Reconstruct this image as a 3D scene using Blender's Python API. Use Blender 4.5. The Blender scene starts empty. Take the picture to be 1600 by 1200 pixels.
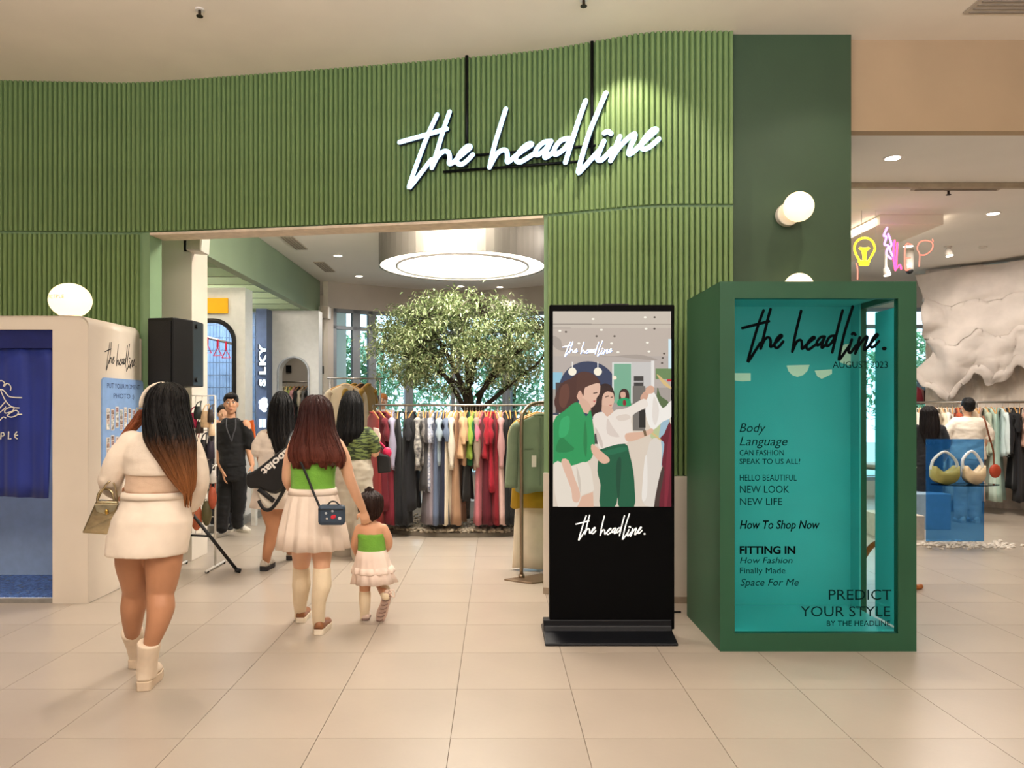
import bpy, bmesh, math, random
from mathutils import Vector, Matrix, noise
random.seed(7)
R = math.radians
SC = bpy.context.scene
COL = SC.collection
# ---------------------------------------------------------------- camera
F, CX, CY, HC = 1190.0, 775.0, 638.0, 1.483
cam_d = bpy.data.cameras.new('camera'); cam = bpy.data.objects.new('camera', cam_d); COL.objects.link(cam)
cam.location = (0, 0, HC); cam.rotation_euler = (R(90), 0, 0)
cam_d.sensor_width = 36; cam_d.lens = F / 1600 * 36
cam_d.shift_x = (800 - CX) / 1600; cam_d.shift_y = (CY - 600) / 1600
cam_d.clip_start = .05; cam_d.clip_end = 200
SC.camera = cam
# ---------------------------------------------------------------- world, exposure
W = bpy.data.worlds.new('world'); SC.world = W; W.use_nodes = True
wn = W.node_tree; bg = wn.nodes['Background']
bg.inputs[0].default_value = (.80, .92, 1.0, 1); bg.inputs[1].default_value = 3.2
SC.view_settings.view_transform = 'Standard'; SC.view_settings.look = 'None'
SC.view_settings.exposure = 0.12; SC.view_settings.gamma = 1
SC.view_settings.use_curve_mapping = False
SC.cycles.max_bounces = 8; SC.cycles.caustics_reflective = False; SC.cycles.caustics_refractive = False
# ---------------------------------------------------------------- lights
WARM, NEUT, COOL = (1, .86, .71), (1, .92, .83), (.8, .9, 1)
def spot(loc, power, color=WARM, cone=110, blend=.6, size=.05, target=None):
    d = bpy.data.lights.new('downlight_beam', 'SPOT'); d.energy = power; d.color = color
    d.spot_size = R(cone); d.spot_blend = blend; d.shadow_soft_size = size
    o = bpy.data.objects.new('downlight_beam', d); COL.objects.link(o); o.location = loc
    if target is not None:
        o.rotation_euler = (Vector(target) - Vector(loc)).to_track_quat('-Z', 'Y').to_euler()
    return o
def area(loc, power, sx, sy, color=WARM, rot=(0, 0, 0)):  # area lamps are all added fill, no fitting is built for them
    d = bpy.data.lights.new('added_fill_light', 'AREA'); d.energy = power; d.color = color
    d.shape = 'RECTANGLE'; d.size = sx; d.size_y = sy
    o = bpy.data.objects.new('added_fill_light', d); COL.objects.link(o); o.location = loc; o.rotation_euler = rot
    return o
ZC = 4.36      # mall ceiling
ZS = 3.65      # shop ceiling
for X, p in ((-6.3, 70), (-4.1, 75), (-1.9, 75), (.3, 75), (2.5, 75), (4.7, 75), (6.9, 75)):
    spot((X, 5.1, ZC - .02), p * .5, WARM, 114, .6, .045)      # wide flood of each fitting
    spot((X, 5.1, ZC - .021), 84, WARM, 66, .85, .03)           # and its narrow beam
area((1, -7.6, 2.2), 70, 16, 3.4, (.93, .95, 1), (R(90), 0, 0))  # added fill in place of window daylight behind the viewer
area((.3, .0, 2.7), 850, 7, 3, (.95, .95, 1), (R(180), 0, 0))   # added up-facing fill that brightens the mall ceiling, floating without a fitting
# fill lights added under the shop ceiling (above / behind the header, not in view)
area((-.6, 7.3, ZS - .02), 110, 1.6, .5, NEUT)
area((5.2, 9.2, ZS - .02), 130, 2.0, 1.2, NEUT)
area((1.6, 8.6, ZS - .02), 50, 1.2, 2.0, NEUT)
area((-4.55, 11.2, 3.02), 45, .8, 1.4, COOL)  # extra fill added to brighten the small shop behind the portal
spot((.75, 5.42, ZC - .02), 85, WARM, 84, .5, .02, (1.1, 5.85, 2.75))   # wall washer by the sign
area((-.7, 6.95, 3.12), 110, 1.5, .2, NEUT, (R(150), 0, 0))   # up-light added behind the header to brighten the shop ceiling
spot((-3.4, 13.3, ZS - .03), 30, NEUT)  # spot added to brighten the alcove behind the arch, without a fitting
area((-4.6, 9.8, 3.32), 150, 1.6, 3.0, NEUT, (R(180), 0, 0))   # unseen up-light added on top of the pergola
# ---------------------------------------------------------------- helpers
def lin(c):
    c = c / 255
    return c / 12.92 if c <= .04045 else ((c + .055) / 1.055) ** 2.4
def rgb(t): return tuple(lin(v) for v in t) + (1,)
def PX(px, py, Y): return Vector(((px - CX) / F * Y, Y, HC - (py - CY) / F * Y))
def GR(px, py):
    Y = F * HC / (py - CY)
    return Vector(((px - CX) / F * Y, Y, 0))
MATS = {}
def mat(name, col=(128, 128, 128), rough=.55, metal=0, var=.08, scale=14, bump=0, bscale=60, emit=0, ecol=None,
        trans=0, alpha=1, stretch=None, spec=.4, col2=None, sheen=0, coat=0):
    """procedural material: noise-varied colour, optional bump, emission or transparency"""
    if name in MATS: return MATS[name]
    m = bpy.data.materials.new(name); m.use_nodes = True; nt = m.node_tree; N = nt.nodes; L = nt.links
    b = N['Principled BSDF']; MATS[name] = m
    b.inputs['Roughness'].default_value = rough; b.inputs['Metallic'].default_value = metal
    b.inputs['Specular IOR Level'].default_value = spec
    if coat: b.inputs['Coat Weight'].default_value = coat
    if sheen: b.inputs['Sheen Weight'].default_value = sheen
    c = rgb(col); c2 = rgb(col2) if col2 else tuple(v * (1 - var * 2) for v in c[:3]) + (1,)
    tc = N.new('ShaderNodeTexCoord'); mp = N.new('ShaderNodeMapping'); L.new(tc.outputs['Object'], mp.inputs[0])
    if stretch: mp.inputs['Scale'].default_value = stretch
    if var or col2:
        nz = N.new('ShaderNodeTexNoise'); nz.inputs['Scale'].default_value = scale; nz.inputs['Detail'].default_value = 4
        L.new(mp.outputs[0], nz.inputs['Vector'])
        rp = N.new('ShaderNodeValToRGB'); rp.color_ramp.elements[0].position = .35; rp.color_ramp.elements[1].position = .65
        rp.color_ramp.elements[0].color = c2; rp.color_ramp.elements[1].color = c
        L.new(nz.outputs['Fac'], rp.inputs[0]); L.new(rp.outputs[0], b.inputs['Base Color'])
    else:
        b.inputs['Base Color'].default_value = c
    if bump:
        n2 = N.new('ShaderNodeTexNoise'); n2.inputs['Scale'].default_value = bscale; n2.inputs['Detail'].default_value = 3
        L.new(mp.outputs[0], n2.inputs['Vector'])
        bp = N.new('ShaderNodeBump'); bp.inputs['Strength'].default_value = bump; bp.inputs['Distance'].default_value = .01
        L.new(n2.outputs['Fac'], bp.inputs['Height']); L.new(bp.outputs[0], b.inputs['Normal'])
    if emit:
        b.inputs['Emission Color'].default_value = rgb(ecol or col); b.inputs['Emission Strength'].default_value = emit
    if trans: b.inputs['Transmission Weight'].default_value = trans
    if alpha < 1: b.inputs['Alpha'].default_value = alpha
    return m
def tinted_glass(name, col, clear=.8, rough=.02, milk=0, mcol=None):
    """thin sheet: tinted see-through mixed with a mirror-like gloss"""
    if name in MATS: return MATS[name]
    m = bpy.data.materials.new(name); m.use_nodes = True; nt = m.node_tree; N = nt.nodes; L = nt.links; MATS[name] = m
    N.remove(N['Principled BSDF']); out = N['Material Output']
    tr = N.new('ShaderNodeBsdfTransparent'); tr.inputs[0].default_value = rgb(col)
    gl = N.new('ShaderNodeBsdfGlossy'); gl.inputs['Roughness'].default_value = rough
    fr = N.new('ShaderNodeLayerWeight'); fr.inputs['Blend'].default_value = .12
    mx = N.new('ShaderNodeMixShader'); L.new(fr.outputs[0], mx.inputs[0]); L.new(tr.outputs[0], mx.inputs[1]); L.new(gl.outputs[0], mx.inputs[2])
    if milk:      # a little scattering body colour in the sheet
        df = N.new('ShaderNodeBsdfTranslucent'); df.inputs[0].default_value = rgb(mcol or col); d2 = N.new('ShaderNodeBsdfDiffuse'); d2.inputs[0].default_value = rgb(mcol or col)
        m1 = N.new('ShaderNodeMixShader'); m1.inputs[0].default_value = .6; L.new(df.outputs[0], m1.inputs[1]); L.new(d2.outputs[0], m1.inputs[2])
        m2 = N.new('ShaderNodeMixShader'); m2.inputs[0].default_value = milk; L.new(mx.outputs[0], m2.inputs[1]); L.new(m1.outputs[0], m2.inputs[2]); mx = m2
    L.new(mx.outputs[0], out.inputs[0])
    return m
class MB:
    """collects shapes, builds ONE mesh object"""
    def __init__(s): s.v = []; s.f = []
    def add(s, vs, fs):
        n = len(s.v); s.v += [tuple(v) for v in vs]; s.f += [tuple(i + n for i in f) for f in fs]; return s
    def box(s, x0, x1, y0, y1, z0, z1):
        return s.add([(x0,y0,z0),(x1,y0,z0),(x1,y1,z0),(x0,y1,z0),(x0,y0,z1),(x1,y0,z1),(x1,y1,z1),(x0,y1,z1)],
                     [(0,3,2,1),(4,5,6,7),(0,1,5,4),(1,2,6,5),(2,3,7,6),(3,0,4,7)])
    def obox(s, c, ax, ay, az):   # oriented box: centre + half axes
        c, ax, ay, az = map(Vector, (c, ax, ay, az))
        return s.add([c + i*ax + j*ay + k*az for k in (-1,1) for i, j in ((-1,-1),(1,-1),(1,1),(-1,1))],
                     [(0,3,2,1),(4,5,6,7),(0,1,5,4),(1,2,6,5),(2,3,7,6),(3,0,4,7)])
    def rings(s, rs, cap=True, closed=False):
        n = len(rs[0]); vs = [p for r in rs for p in r]; fs = []
        for i in range(len(rs) - (0 if closed else 1)):
            a, b = i * n, ((i + 1) % len(rs)) * n
            fs += [(a + j, a + (j + 1) % n, b + (j + 1) % n, b + j) for j in range(n)]
        if cap and not closed:
            fs.append(tuple(reversed(range(n)))); fs.append(tuple(range((len(rs) - 1) * n, len(rs) * n)))
        return s.add(vs, fs)
    def tube(s, pts, r, n=8, cap=True, flat=1.0, normal=None, round_ends=False, closed=False):
        """tube along a polyline; r number / list / list of (r1,r2); flat squeezes along `normal`"""
        pts = [Vector(p) for p in pts]; m = len(pts)
        rr = [(x if isinstance(x, tuple) else (x, x)) for x in (r if isinstance(r, (list,)) else [r] * m)]
        if round_ends:
            a, b = pts[0], pts[-1]; da = (pts[0] - pts[1]).normalized(); db = (pts[-1] - pts[-2]).normalized()
            ra, rb = rr[0], rr[-1]
            ea = [(a + da * max(ra) * math.sin(t), (ra[0] * math.cos(t), ra[1] * math.cos(t))) for t in (1.45, 1.0, .5)]
            eb = [(b + db * max(rb) * math.sin(t), (rb[0] * math.cos(t), rb[1] * math.cos(t))) for t in (.5, 1.0, 1.45)]
            pts = [e[0] for e in ea] + pts + [e[0] for e in eb]; rr = [e[1] for e in ea] + rr + [e[1] for e in eb]; m = len(pts)
        rs = []; up = Vector(normal) if normal else None; prev = None
        for i in range(m):
            if closed: t = pts[(i + 1) % m] - pts[i - 1]
            else: t = pts[min(i + 1, m - 1)] - pts[max(i - 1, 0)]
            t = t.normalized() if t.length > 1e-9 else Vector((0, 0, 1))
            if up is not None: b = up - t * up.dot(t)
            elif prev is not None: b = prev - t * prev.dot(t)
            else:
                b = Vector((0, 1, 0)) if abs(t.y) < .9 else Vector((1, 0, 0)); b = b - t * b.dot(t)
            b.normalize(); prev = b; a = t.cross(b)
            rs.append([pts[i] + a * (rr[i][0] * math.cos(2*math.pi*j/n)) + b * (rr[i][1] * flat * math.sin(2*math.pi*j/n)) for j in range(n)])
        return s.rings(rs, cap, closed)
    def cyl(s, a, b, r, n=16, r2=None):
        return s.tube([a, b], [r, r if r2 is None else r2], n)
    def zl(s, secs, n=24, fn=None, cap=True):
        """loft of horizontal ellipses (cx,cy,z,rx,ry); fn(theta,i)->radius factor"""
        rs = []
        for i, (cx, cy, z, rx, ry) in enumerate(secs):
            ring = []
            for j in range(n):
                t = 2*math.pi*j/n; k = fn(t, i) if fn else 1
                ring.append((cx + rx*k*math.cos(t), cy + ry*k*math.sin(t), z))
            rs.append(ring)
        return s.rings(rs, cap)
    def ell(s, c, rx, ry, rz, n=16, m=10, rot=None):
        c = Vector(c); rs = []
        for i in range(m + 1):
            p = math.pi * (i + .02 if i == 0 else (i - .02 if i == m else i)) / m
            ring = []
            for j in range(n):
                t = 2*math.pi*j/n
                v = Vector((rx*math.sin(p)*math.cos(t), ry*math.sin(p)*math.sin(t), -rz*math.cos(p)))
                ring.append(c + (rot @ v if rot else v))
            rs.append(ring)
        return s.rings(rs)
    def prism(s, outline, a, b):
        """outline: list of 3D points (one face); extruded by vector b-a"""
        d = Vector(b) - Vector(a); n = len(outline); o = [Vector(p) for p in outline]
        return s.add(o + [p + d for p in o], [tuple(range(n)), tuple(reversed(range(n, 2*n)))] +
                     [(i, n + i, n + (i+1) % n, (i+1) % n) for i in range(n)])
    def poly(s, pts): return s.add(pts, [tuple(range(len(pts)))])
    def mesh(s, name):
        me = bpy.data.meshes.new(name); me.from_pydata(s.v, [], s.f); me.validate(); me.update(); return me
    def build(s, name, m=None, parent=None, smooth=False, world=False, bevel=0, fix=True):
        if world and parent is not None:
            inv = wmat(parent).inverted(); s.v = [tuple(inv @ Vector(v)) for v in s.v]
        me = s.mesh(name)
        if fix:
            bm = bmesh.new(); bm.from_mesh(me); bmesh.ops.recalc_face_normals(bm, faces=bm.faces); bm.to_mesh(me); bm.free()
        return link(name, me, m, parent, smooth, bevel)
def wmat(o):
    m = Matrix.LocRotScale(o.location, o.rotation_euler, o.scale)
    return wmat(o.parent) @ m if o.parent else m
def link(name, me, m=None, parent=None, smooth=False, bevel=0):
    o = bpy.data.objects.new(name, me); COL.objects.link(o)
    if m is not None: me.materials.append(m)
    if parent is not None: o.parent = parent
    if smooth: me.polygons.foreach_set('use_smooth', [True] * len(me.polygons))
    if bevel:
        md = o.modifiers.new('bevel', 'BEVEL'); md.width = bevel; md.segments = 2; md.limit_method = 'ANGLE'; md.angle_limit = R(40)
        if not smooth: me.polygons.foreach_set('use_smooth', [False] * len(me.polygons))
    return o
def tag(o, label, cat=None, group=None, kind=None):
    o['label'] = label
    if cat: o['category'] = cat
    if group: o['group'] = group
    if kind: o['kind'] = kind
    return o
def thing(name, label, cat, loc=(0, 0, 0), rz=0, group=None):
    o = bpy.data.objects.new(name, None); COL.objects.link(o); o.empty_display_size = .1
    o.location = loc; o.rotation_euler = (0, 0, rz)
    return tag(o, label, cat, group)
def struct(o, label=None):
    o['kind'] = 'structure'
    if label: o['label'] = label
    return o
def copy_tree(o, parent=None):
    c = o.copy(); COL.objects.link(c); c.parent = parent
    for ch in list(o.children): copy_tree(ch, c)
    return c
def smoothpts(pts, k=5, closed=False):
    """Catmull-Rom through the points"""
    P = [Vector(p) for p in pts]; n = len(P); out = []
    if n < 3: return P
    rng = range(n) if closed else range(n - 1)
    for i in rng:
        p0 = P[(i-1) % n] if closed else P[max(i-1, 0)]; p1 = P[i]; p2 = P[(i+1) % n]; p3 = P[(i+2) % n] if closed else P[min(i+2, n-1)]
        for j in range(k):
            t = j / k
            out.append(.5 * ((2*p1) + (p2-p0)*t + (2*p0-5*p1+4*p2-p3)*t*t + (3*p1-p0-3*p2+p3)*t*t*t))
    if not closed: out.append(P[-1])
    return out
def text_mesh(mb, body, origin, ux, uz, size, align='LEFT', shear=0, bold=0, depth=.0006, fit=None, thin=0):
    """built-in font lettering laid on the plane origin + ux*x + uz*y"""
    cu = bpy.data.curves.new('t', 'FONT'); cu.body = body; cu.size = size; cu.align_x = align; cu.shear = shear
    cu.offset = bold; cu.resolution_u = 3
    o = bpy.data.objects.new('t', cu); COL.objects.link(o)
    dg = bpy.context.evaluated_depsgraph_get(); me = bpy.data.meshes.new_from_object(o.evaluated_get(dg))
    ux, uz, origin = Vector(ux).normalized(), Vector(uz).normalized(), Vector(origin); nn = ux.cross(uz)
    xs = [v.co.x for v in me.vertices]; sx = 1
    if fit and xs: sx = fit / max(1e-6, max(xs) - min(xs))
    mb.add([origin + ux * (v.co.x * sx) + uz * v.co.y + nn * depth for v in me.vertices], [tuple(p.vertices) for p in me.polygons])
    bpy.data.objects.remove(o); bpy.data.meshes.remove(me); bpy.data.curves.remove(cu)
# ---- handwriting used on the sign, the box, the kiosk and the booth (traced strokes, in photo pixels)
def _A(*p): return [(610 + x / 6.665, 130 + y / 6.665) for x, y in p]
def _B(*p): return [(820 + x / 6.665, 130 + y / 6.665) for x, y in p]
STROKES_PX = [
 _A((100,620),(340,552),(590,480)),
 _A((490,335),(400,530),(300,790),(203,1068),(228,1062),(330,930),(430,800)),
 _A((620,305),(560,480),(500,680),(437,885)), _A((445,865),(500,765),(560,715),(608,725),(622,780),(615,838),(650,835),(700,790)),
 _A((690,800),(780,725),(838,672),(805,662),(740,720),(700,790),(702,835),(745,850),(800,812),(860,750)),
 _A((1205,275),(1140,480),(1080,680),(1036,880)), _A((1045,860),(1110,745),(1170,702),(1213,712),(1222,770),(1220,822),(1250,812),(1300,765)),
 _A((1290,775),(1390,702),(1475,645),(1440,638),(1370,690),(1312,770),(1315,812),(1355,825),(1420,790),(1520,725)),
 _B((275,610),(200,622),(130,685),(112,742),(150,745),(220,690),(275,610),(232,700),(210,775),(250,762),(310,710)),
 _B((465,580),(380,602),(312,685),(312,742),(352,735),(420,680),(475,600)), _B((635,190),(560,400),(490,620),(425,830)),
 _B((845,110),(760,310),(660,560),(560,915),(600,900),(690,800),(780,700)),
 _B((825,610),(790,690),(757,790),(795,808),(850,760),(910,690)),
 _B((830,525),(865,508),(898,530)),
 _B((990,562),(940,690),(895,812)), _B((900,800),(980,680),(1080,575),(1140,535),(1145,570),(1105,660),(1082,742),(1130,722),(1200,655)),
 _B((1195,660),(1300,562),(1372,495),(1332,492),(1250,580),(1212,660),(1240,692),(1300,670),(1395,588)),
]
SIGN_A = Vector((-.25, 6.17, 0)); SIGN_D = Vector((.992, -.24, 0)).normalized(); SIGN_N = Vector((-SIGN_D.y, SIGN_D.x, 0)) * -1
def _unproj(px, py):
    d = Vector(((px - CX) / F, 1, -(py - CY) / F)); n = SIGN_N
    t = SIGN_A.dot(n) / d.dot(n); p = d * t + Vector((0, 0, HC))
    return ((p - SIGN_A).dot(SIGN_D), p.z)
STROKES = [[_unproj(*p) for p in s] for s in STROKES_PX]
_us = [u for s in STROKES for u, z in s]; _zs = [z for s in STROKES for u, z in s]
U0, U1, Z0, Z1 = min(_us), max(_us), min(_zs), max(_zs)
def script(mb, origin, ux, uz, w, h, r, flat=.1, dot=False, n=6, off=0, k=4):
    """the handwriting fitted into a w x h box whose lower-left corner is origin"""
    ux, uz, origin = Vector(ux).normalized(), Vector(uz).normalized(), Vector(origin); nn = ux.cross(uz)
    for s in STROKES:
        pts = [origin + ux * ((u - U0) / (U1 - U0) * w) + uz * ((z - Z0) / (Z1 - Z0) * h) + nn * off for u, z in s]
        mb.tube(smoothpts(pts, k), r, n, flat=flat, normal=nn, round_ends=True)
    if dot:
        p = origin + ux * (w * 1.035) + uz * (h * .22) + nn * off
        mb.tube([p, p + ux * r * .8], r * 1.3, n, flat=flat, normal=nn, round_ends=True)
# ================================================================ materials of the setting
M_GREEN = mat('ribbed_green_paint', (120, 146, 92), .5, var=.05, scale=3, bump=.08, bscale=160)
M_GREENFLAT = mat('sage_green_paint', (128, 158, 118), .55, var=.04, scale=3)
M_DARKGREEN = mat('dark_green_paint', (58, 80, 56), .5, var=.06, scale=2, bump=.05)
M_CEIL = mat('warm_ceiling_paint', (236, 224, 206), .85, var=.03, scale=1.5)
M_SCEIL = mat('shop_ceiling_paint', (238, 232, 224), .85, var=.02, scale=1.5)
M_WHITE = mat('white_wall_paint', (226, 216, 202), .7, var=.03, scale=2)
M_GREIGE = mat('greige_wall_paint', (204, 194, 186), .75, var=.03, scale=2)
M_TILE = mat('cream_floor_tile', (174, 161, 147), .3, var=.045, scale=1.3, bump=.03, bscale=30, spec=.45)
M_GROUT = mat('grout', (120, 105, 90), .9)
M_METAL = mat('brushed_steel', (170, 166, 160), .35, 1, var=.05, stretch=(1, 1, 30))
M_DARKMET = mat('black_metal', (20, 21, 22), .4, .6, var=.1)
M_BRONZE = mat('bronze_metal', (150, 130, 110), .35, .9, var=.05)
M_BLACK = mat('black_plastic', (17, 17, 18), .42, var=.1)
M_OFFW = mat('off_white_plastic', (222, 214, 204), .45, var=.03)
def emis(name, col, k): return mat(name, col, .5, var=0, emit=k, ecol=col)
M_LAMP = emis('warm_lamp_glow', (255, 232, 190), 1.25)
M_DOWN = emis('downlight_glow', (255, 244, 226), 9)

# ================================================================ floor
fl = MB().box(-10, 13, -8, 17, -.12, -.006).build('floor', M_GROUT); struct(fl, 'cream stone tile floor with thin joints')
tile_me = MB().box(-.2985, .2985, -.2985, .2985, -.005, 0).mesh('tile'); tile_me.materials.append(M_TILE)
cells = []
for i in range(-18, 23):
    for j in range(-20, 22):
        x = -.2045 + .6 * i + .3; y = 4.02 + .6 * j + .3
        if -9.9 < x < 12.9 and -7.9 < y < 16.9: cells.append((x, y))
def inview(x, y): return y > 2.1 and -.72 * y - .4 < x < .75 * y + .4
front = sorted([c for c in cells if inview(*c)], key=lambda c: c[1])[:290]; fs = set(front)
for x, y in front:
    o = bpy.data.objects.new('tile', tile_me); COL.objects.link(o); o.parent = fl; o.location = (x, y, 0)
rest = MB()
for x, y in cells:
    if (x, y) not in fs: rest.box(x-.2985, x+.2985, y-.2985, y+.2985, -.005, 0)
o = rest.build('tile_field', M_TILE, fl); o['kind'] = 'stuff'

# ================================================================ facade
FP = [(-6.2, 6.60), (-5.3, 6.65), (-4.36, 6.70), (-3.7, 6.73), (-3.115, 6.74), (-2.07, 6.58), (-1.1, 6.42), (-.253, 6.27), (.386, 6.13), (.80, 5.98), (1.10, 5.87), (1.35, 5.83), (1.816, 5.83)]
path = smoothpts([(x, y, 0) for x, y in FP], 24)
cum = [0]
for a, b in zip(path, path[1:]): cum.append(cum[-1] + (b - a).length)
def at_s(s):
    s = max(0, min(s, cum[-1] - 1e-6))
    import bisect
    i = max(0, bisect.bisect_right(cum, s) - 1); i = min(i, len(path) - 2)
    t = (s - cum[i]) / max(1e-9, cum[i+1] - cum[i]); d = (path[i+1] - path[i]).normalized()
    return path[i].lerp(path[i+1], t), d
def s_of_px(px):
    return min(range(len(path)), key=lambda i: abs(CX + path[i].x / path[i].y * F - px))
def s_px(px): return cum[s_of_px(px)]
S_L, S_R, S_E = s_px(236), s_px(851), cum[-1]
wall = MB()
def wallseg(mb, s0, s1, z0, z1, off0=0, off1=.16, step=.12):
    n = max(1, int((s1 - s0) / step)); rs = []
    for i in range(n + 1):
        p, d = at_s(s0 + (s1 - s0) * i / n); nn = Vector((-d.y, d.x, 0))   # inward (+Y)
        a, b = p + nn * off0, p + nn * off1
        rs.append([(a.x, a.y, z0), (b.x, b.y, z0), (b.x, b.y, z1), (a.x, a.y, z1)])
    mb.rings(rs)
ZH = 3.03
wallseg(wall, 0, S_E, ZH, ZC + .02); wallseg(wall, 0, S_L, 0, ZH); wallseg(wall, S_R, S_E, 0, ZH)
wf = wall.build('wall_front', M_GREENFLAT); struct(wf, 'green ribbed shop facade with an open entrance')
def rib_mesh(h):
    w = .0205
    prof = [(-w, .002), (-.013, -.024), (-.007, -.030), (.007, -.030), (.013, -.024), (w, .002)]
    mb = MB(); n = len(prof)
    mb.add([(x, y, 0) for x, y in prof] + [(x, y, h) for x, y in prof],
           [(i, i+1, n+i+1, n+i) for i in range(n-1)] + [tuple(range(n)), tuple(range(n, 2*n))])
    me = mb.mesh('rib'); bm = bmesh.new(); bm.from_mesh(me); bmesh.ops.recalc_face_normals(bm, faces=bm.faces); bm.to_mesh(me); bm.free()
    me.materials.append(M_GREEN); return me
ribs_hi, ribs_lo, ribs_pl = rib_mesh(ZC - ZH - .012), rib_mesh(ZH - .012), rib_mesh(ZH - .012 - .97)
def ribs(me, s0, s1, z, pitch=.0425):
    n = int(round((s1 - s0) / pitch))
    for i in range(n):
        p, d = at_s(s0 + (i + .5) * (s1 - s0) / n)
        o = bpy.data.objects.new('rib', me); COL.objects.link(o); o.parent = wf
        o.location = (p.x, p.y, z); o.rotation_euler = (0, 0, math.atan2(d.y, d.x))
S_V0 = s_px(-165)
ribs(ribs_hi, S_V0, S_E, ZH + .012); ribs(ribs_lo, S_V0, s_px(222), 0); ribs(ribs_pl, S_R + .03, S_E, .97)
t = MB(); wallseg(t, S_L, S_R, ZH - .022, ZH - .001, -.03, .20)
struct(t.build('trim_1', mat('soffit_trim', (228, 210, 188), .6)), 'pale beige edge under the entrance header')
t = MB(); wallseg(t, s_px(223), s_px(235), 0, ZH - .002, -.028, 0)
struct(t.build('trim_2', M_GREENFLAT), 'flat green jamb strip beside the photo booth')
t = MB(); wallseg(t, S_R + .002, S_E + .0, .05, .965, -.035, 0)
struct(t.build('trim_3', M_WHITE), 'white plinth panel under the ribbed pier')
t = MB(); wallseg(t, S_R + .002, S_E, 0, .05, -.04, 0)
struct(t.build('baseboard_front', mat('base_grey', (176, 158, 138), .5)), 'grey skirting at the foot of the ribbed pier')
# dark green pier
struct(MB().box(1.822, 2.735, 5.86, 6.7, 0, ZC + .02).build('wall_pier', M_DARKGREEN, bevel=.006), 'flat dark green pier with globe lamps')

# ================================================================ ceilings and shell
struct(MB().box(-10, 13, -8, 5.95, ZC, ZC + .15).build('ceiling', M_CEIL), 'warm beige mall ceiling')
struct(MB().box(-10, 2.735, 5.95, 7.2, ZC, ZC + .15).build('ceiling_strip', M_CEIL), 'beige mall ceiling meeting the green facade')
struct(MB().box(2.735, 13, 5.95, 6.05, ZS, ZC + .15).build('wall_bulkhead', mat('tan_paint', (184, 158, 126), .8, var=.03, scale=2)), 'beige bulkhead beside the dark green pier')
struct(MB().box(2.735, 13, 6.05, 17, ZS, ZS + .12).box(-7.5, 2.735, 7.0, 17, ZS, ZS + .12).build('ceiling_shop', M_SCEIL), 'off-white shop ceiling')
struct(MB().box(2.735, 13, 7.3, 7.36, ZS - .045, ZS - .002).build('shade_line', mat('ceiling_step_shade', (170, 152, 126), .6)), 'thin tan strip painted as a shade line across the shop ceiling')  # shadow line of a ceiling step, imitated by a darker strip
struct(MB().box(-10.2, -10, -8, 6.6, 0, ZC + .1).box(-10, -6.15, 6.6, 6.75, 0, ZC + .1).build('wall_left', M_WHITE), 'plain mall wall')
struct(MB().box(13, 13.2, -8, 17, 0, ZC + .1).build('wall_right', M_WHITE), 'plain mall wall')
struct(MB().box(-10, 13, -8.2, -8, 0, ZC + .1).build('wall_back', M_WHITE), 'plain mall wall')
struct(MB().box(-7.7, -7.5, 6.8, 17, 0, ZS + .1).build('wall_shop_side', M_WHITE), 'plain shop wall')
# white pier just inside the entrance
struct(MB().box(-3.9, -2.954, 7.4, 7.8, 0, ZS).build('wall_inner_pier', M_WHITE, bevel=.004), 'white pier inside the entrance')

# ================================================================ curved back wall with windows
BP = [(-2.87, 13.0), (-2.40, 13.3), (-1.6, 13.75), (-.65, 14.05), (.4, 13.7), (1.37, 13.1), (2.4, 12.95), (13, 12.95)]
bp = smoothpts([(x, y, 0) for x, y in BP[:-1]], 8) + [Vector((13, 12.95, 0))]
def backseg(mb, pts, z0, z1, o0=0, o1=.2):
    rs = []
    for i, p in enumerate(pts):
        d = (pts[min(i+1, len(pts)-1)] - pts[max(i-1, 0)]).normalized(); nn = Vector((-d.y, d.x, 0))
        a, b = p + nn * o0, p + nn * o1
        rs.append([(a.x, a.y, z0), (b.x, b.y, z0), (b.x, b.y, z1), (a.x, a.y, z1)])
    mb.rings(rs)
wb = MB(); backseg(wb, bp, 3.2, ZS + .02); backseg(wb, bp, 0, .25)
struct(wb.build('wall_shop_rear', M_GREIGE), 'curved greige wall band above the rear windows')
def bpx(px, Y0=13.4):
    return min(bp, key=lambda p: abs(CX + p.x / p.y * F - px))
M_MULL = mat('window_frame_grey', (150, 156, 165), .5, var=.04)
M_PANE = tinted_glass('window_glass', (232, 244, 250))
wi = 0
edges = [p for p in bp if p.x < 2.5]
posts_px = [498, 521, 558, 583, 640, 712, 790, 860]
prev = None
win_pts = []
for px in posts_px:
    # exact point along polyline
    best = None
    for a, b in zip(bp, bp[1:]):
        for k in range(9):
            q = a.lerp(b, k / 8); e = abs(CX + q.x / q.y * F - px)
            if best is None or e < best[0]: best = (e, q)
    win_pts.append(best[1])
for k in (3.4, 4.6, 5.8, 7.0, 8.2, 9.4, 11): win_pts.append(Vector((k, 12.95, 0)))
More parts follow.
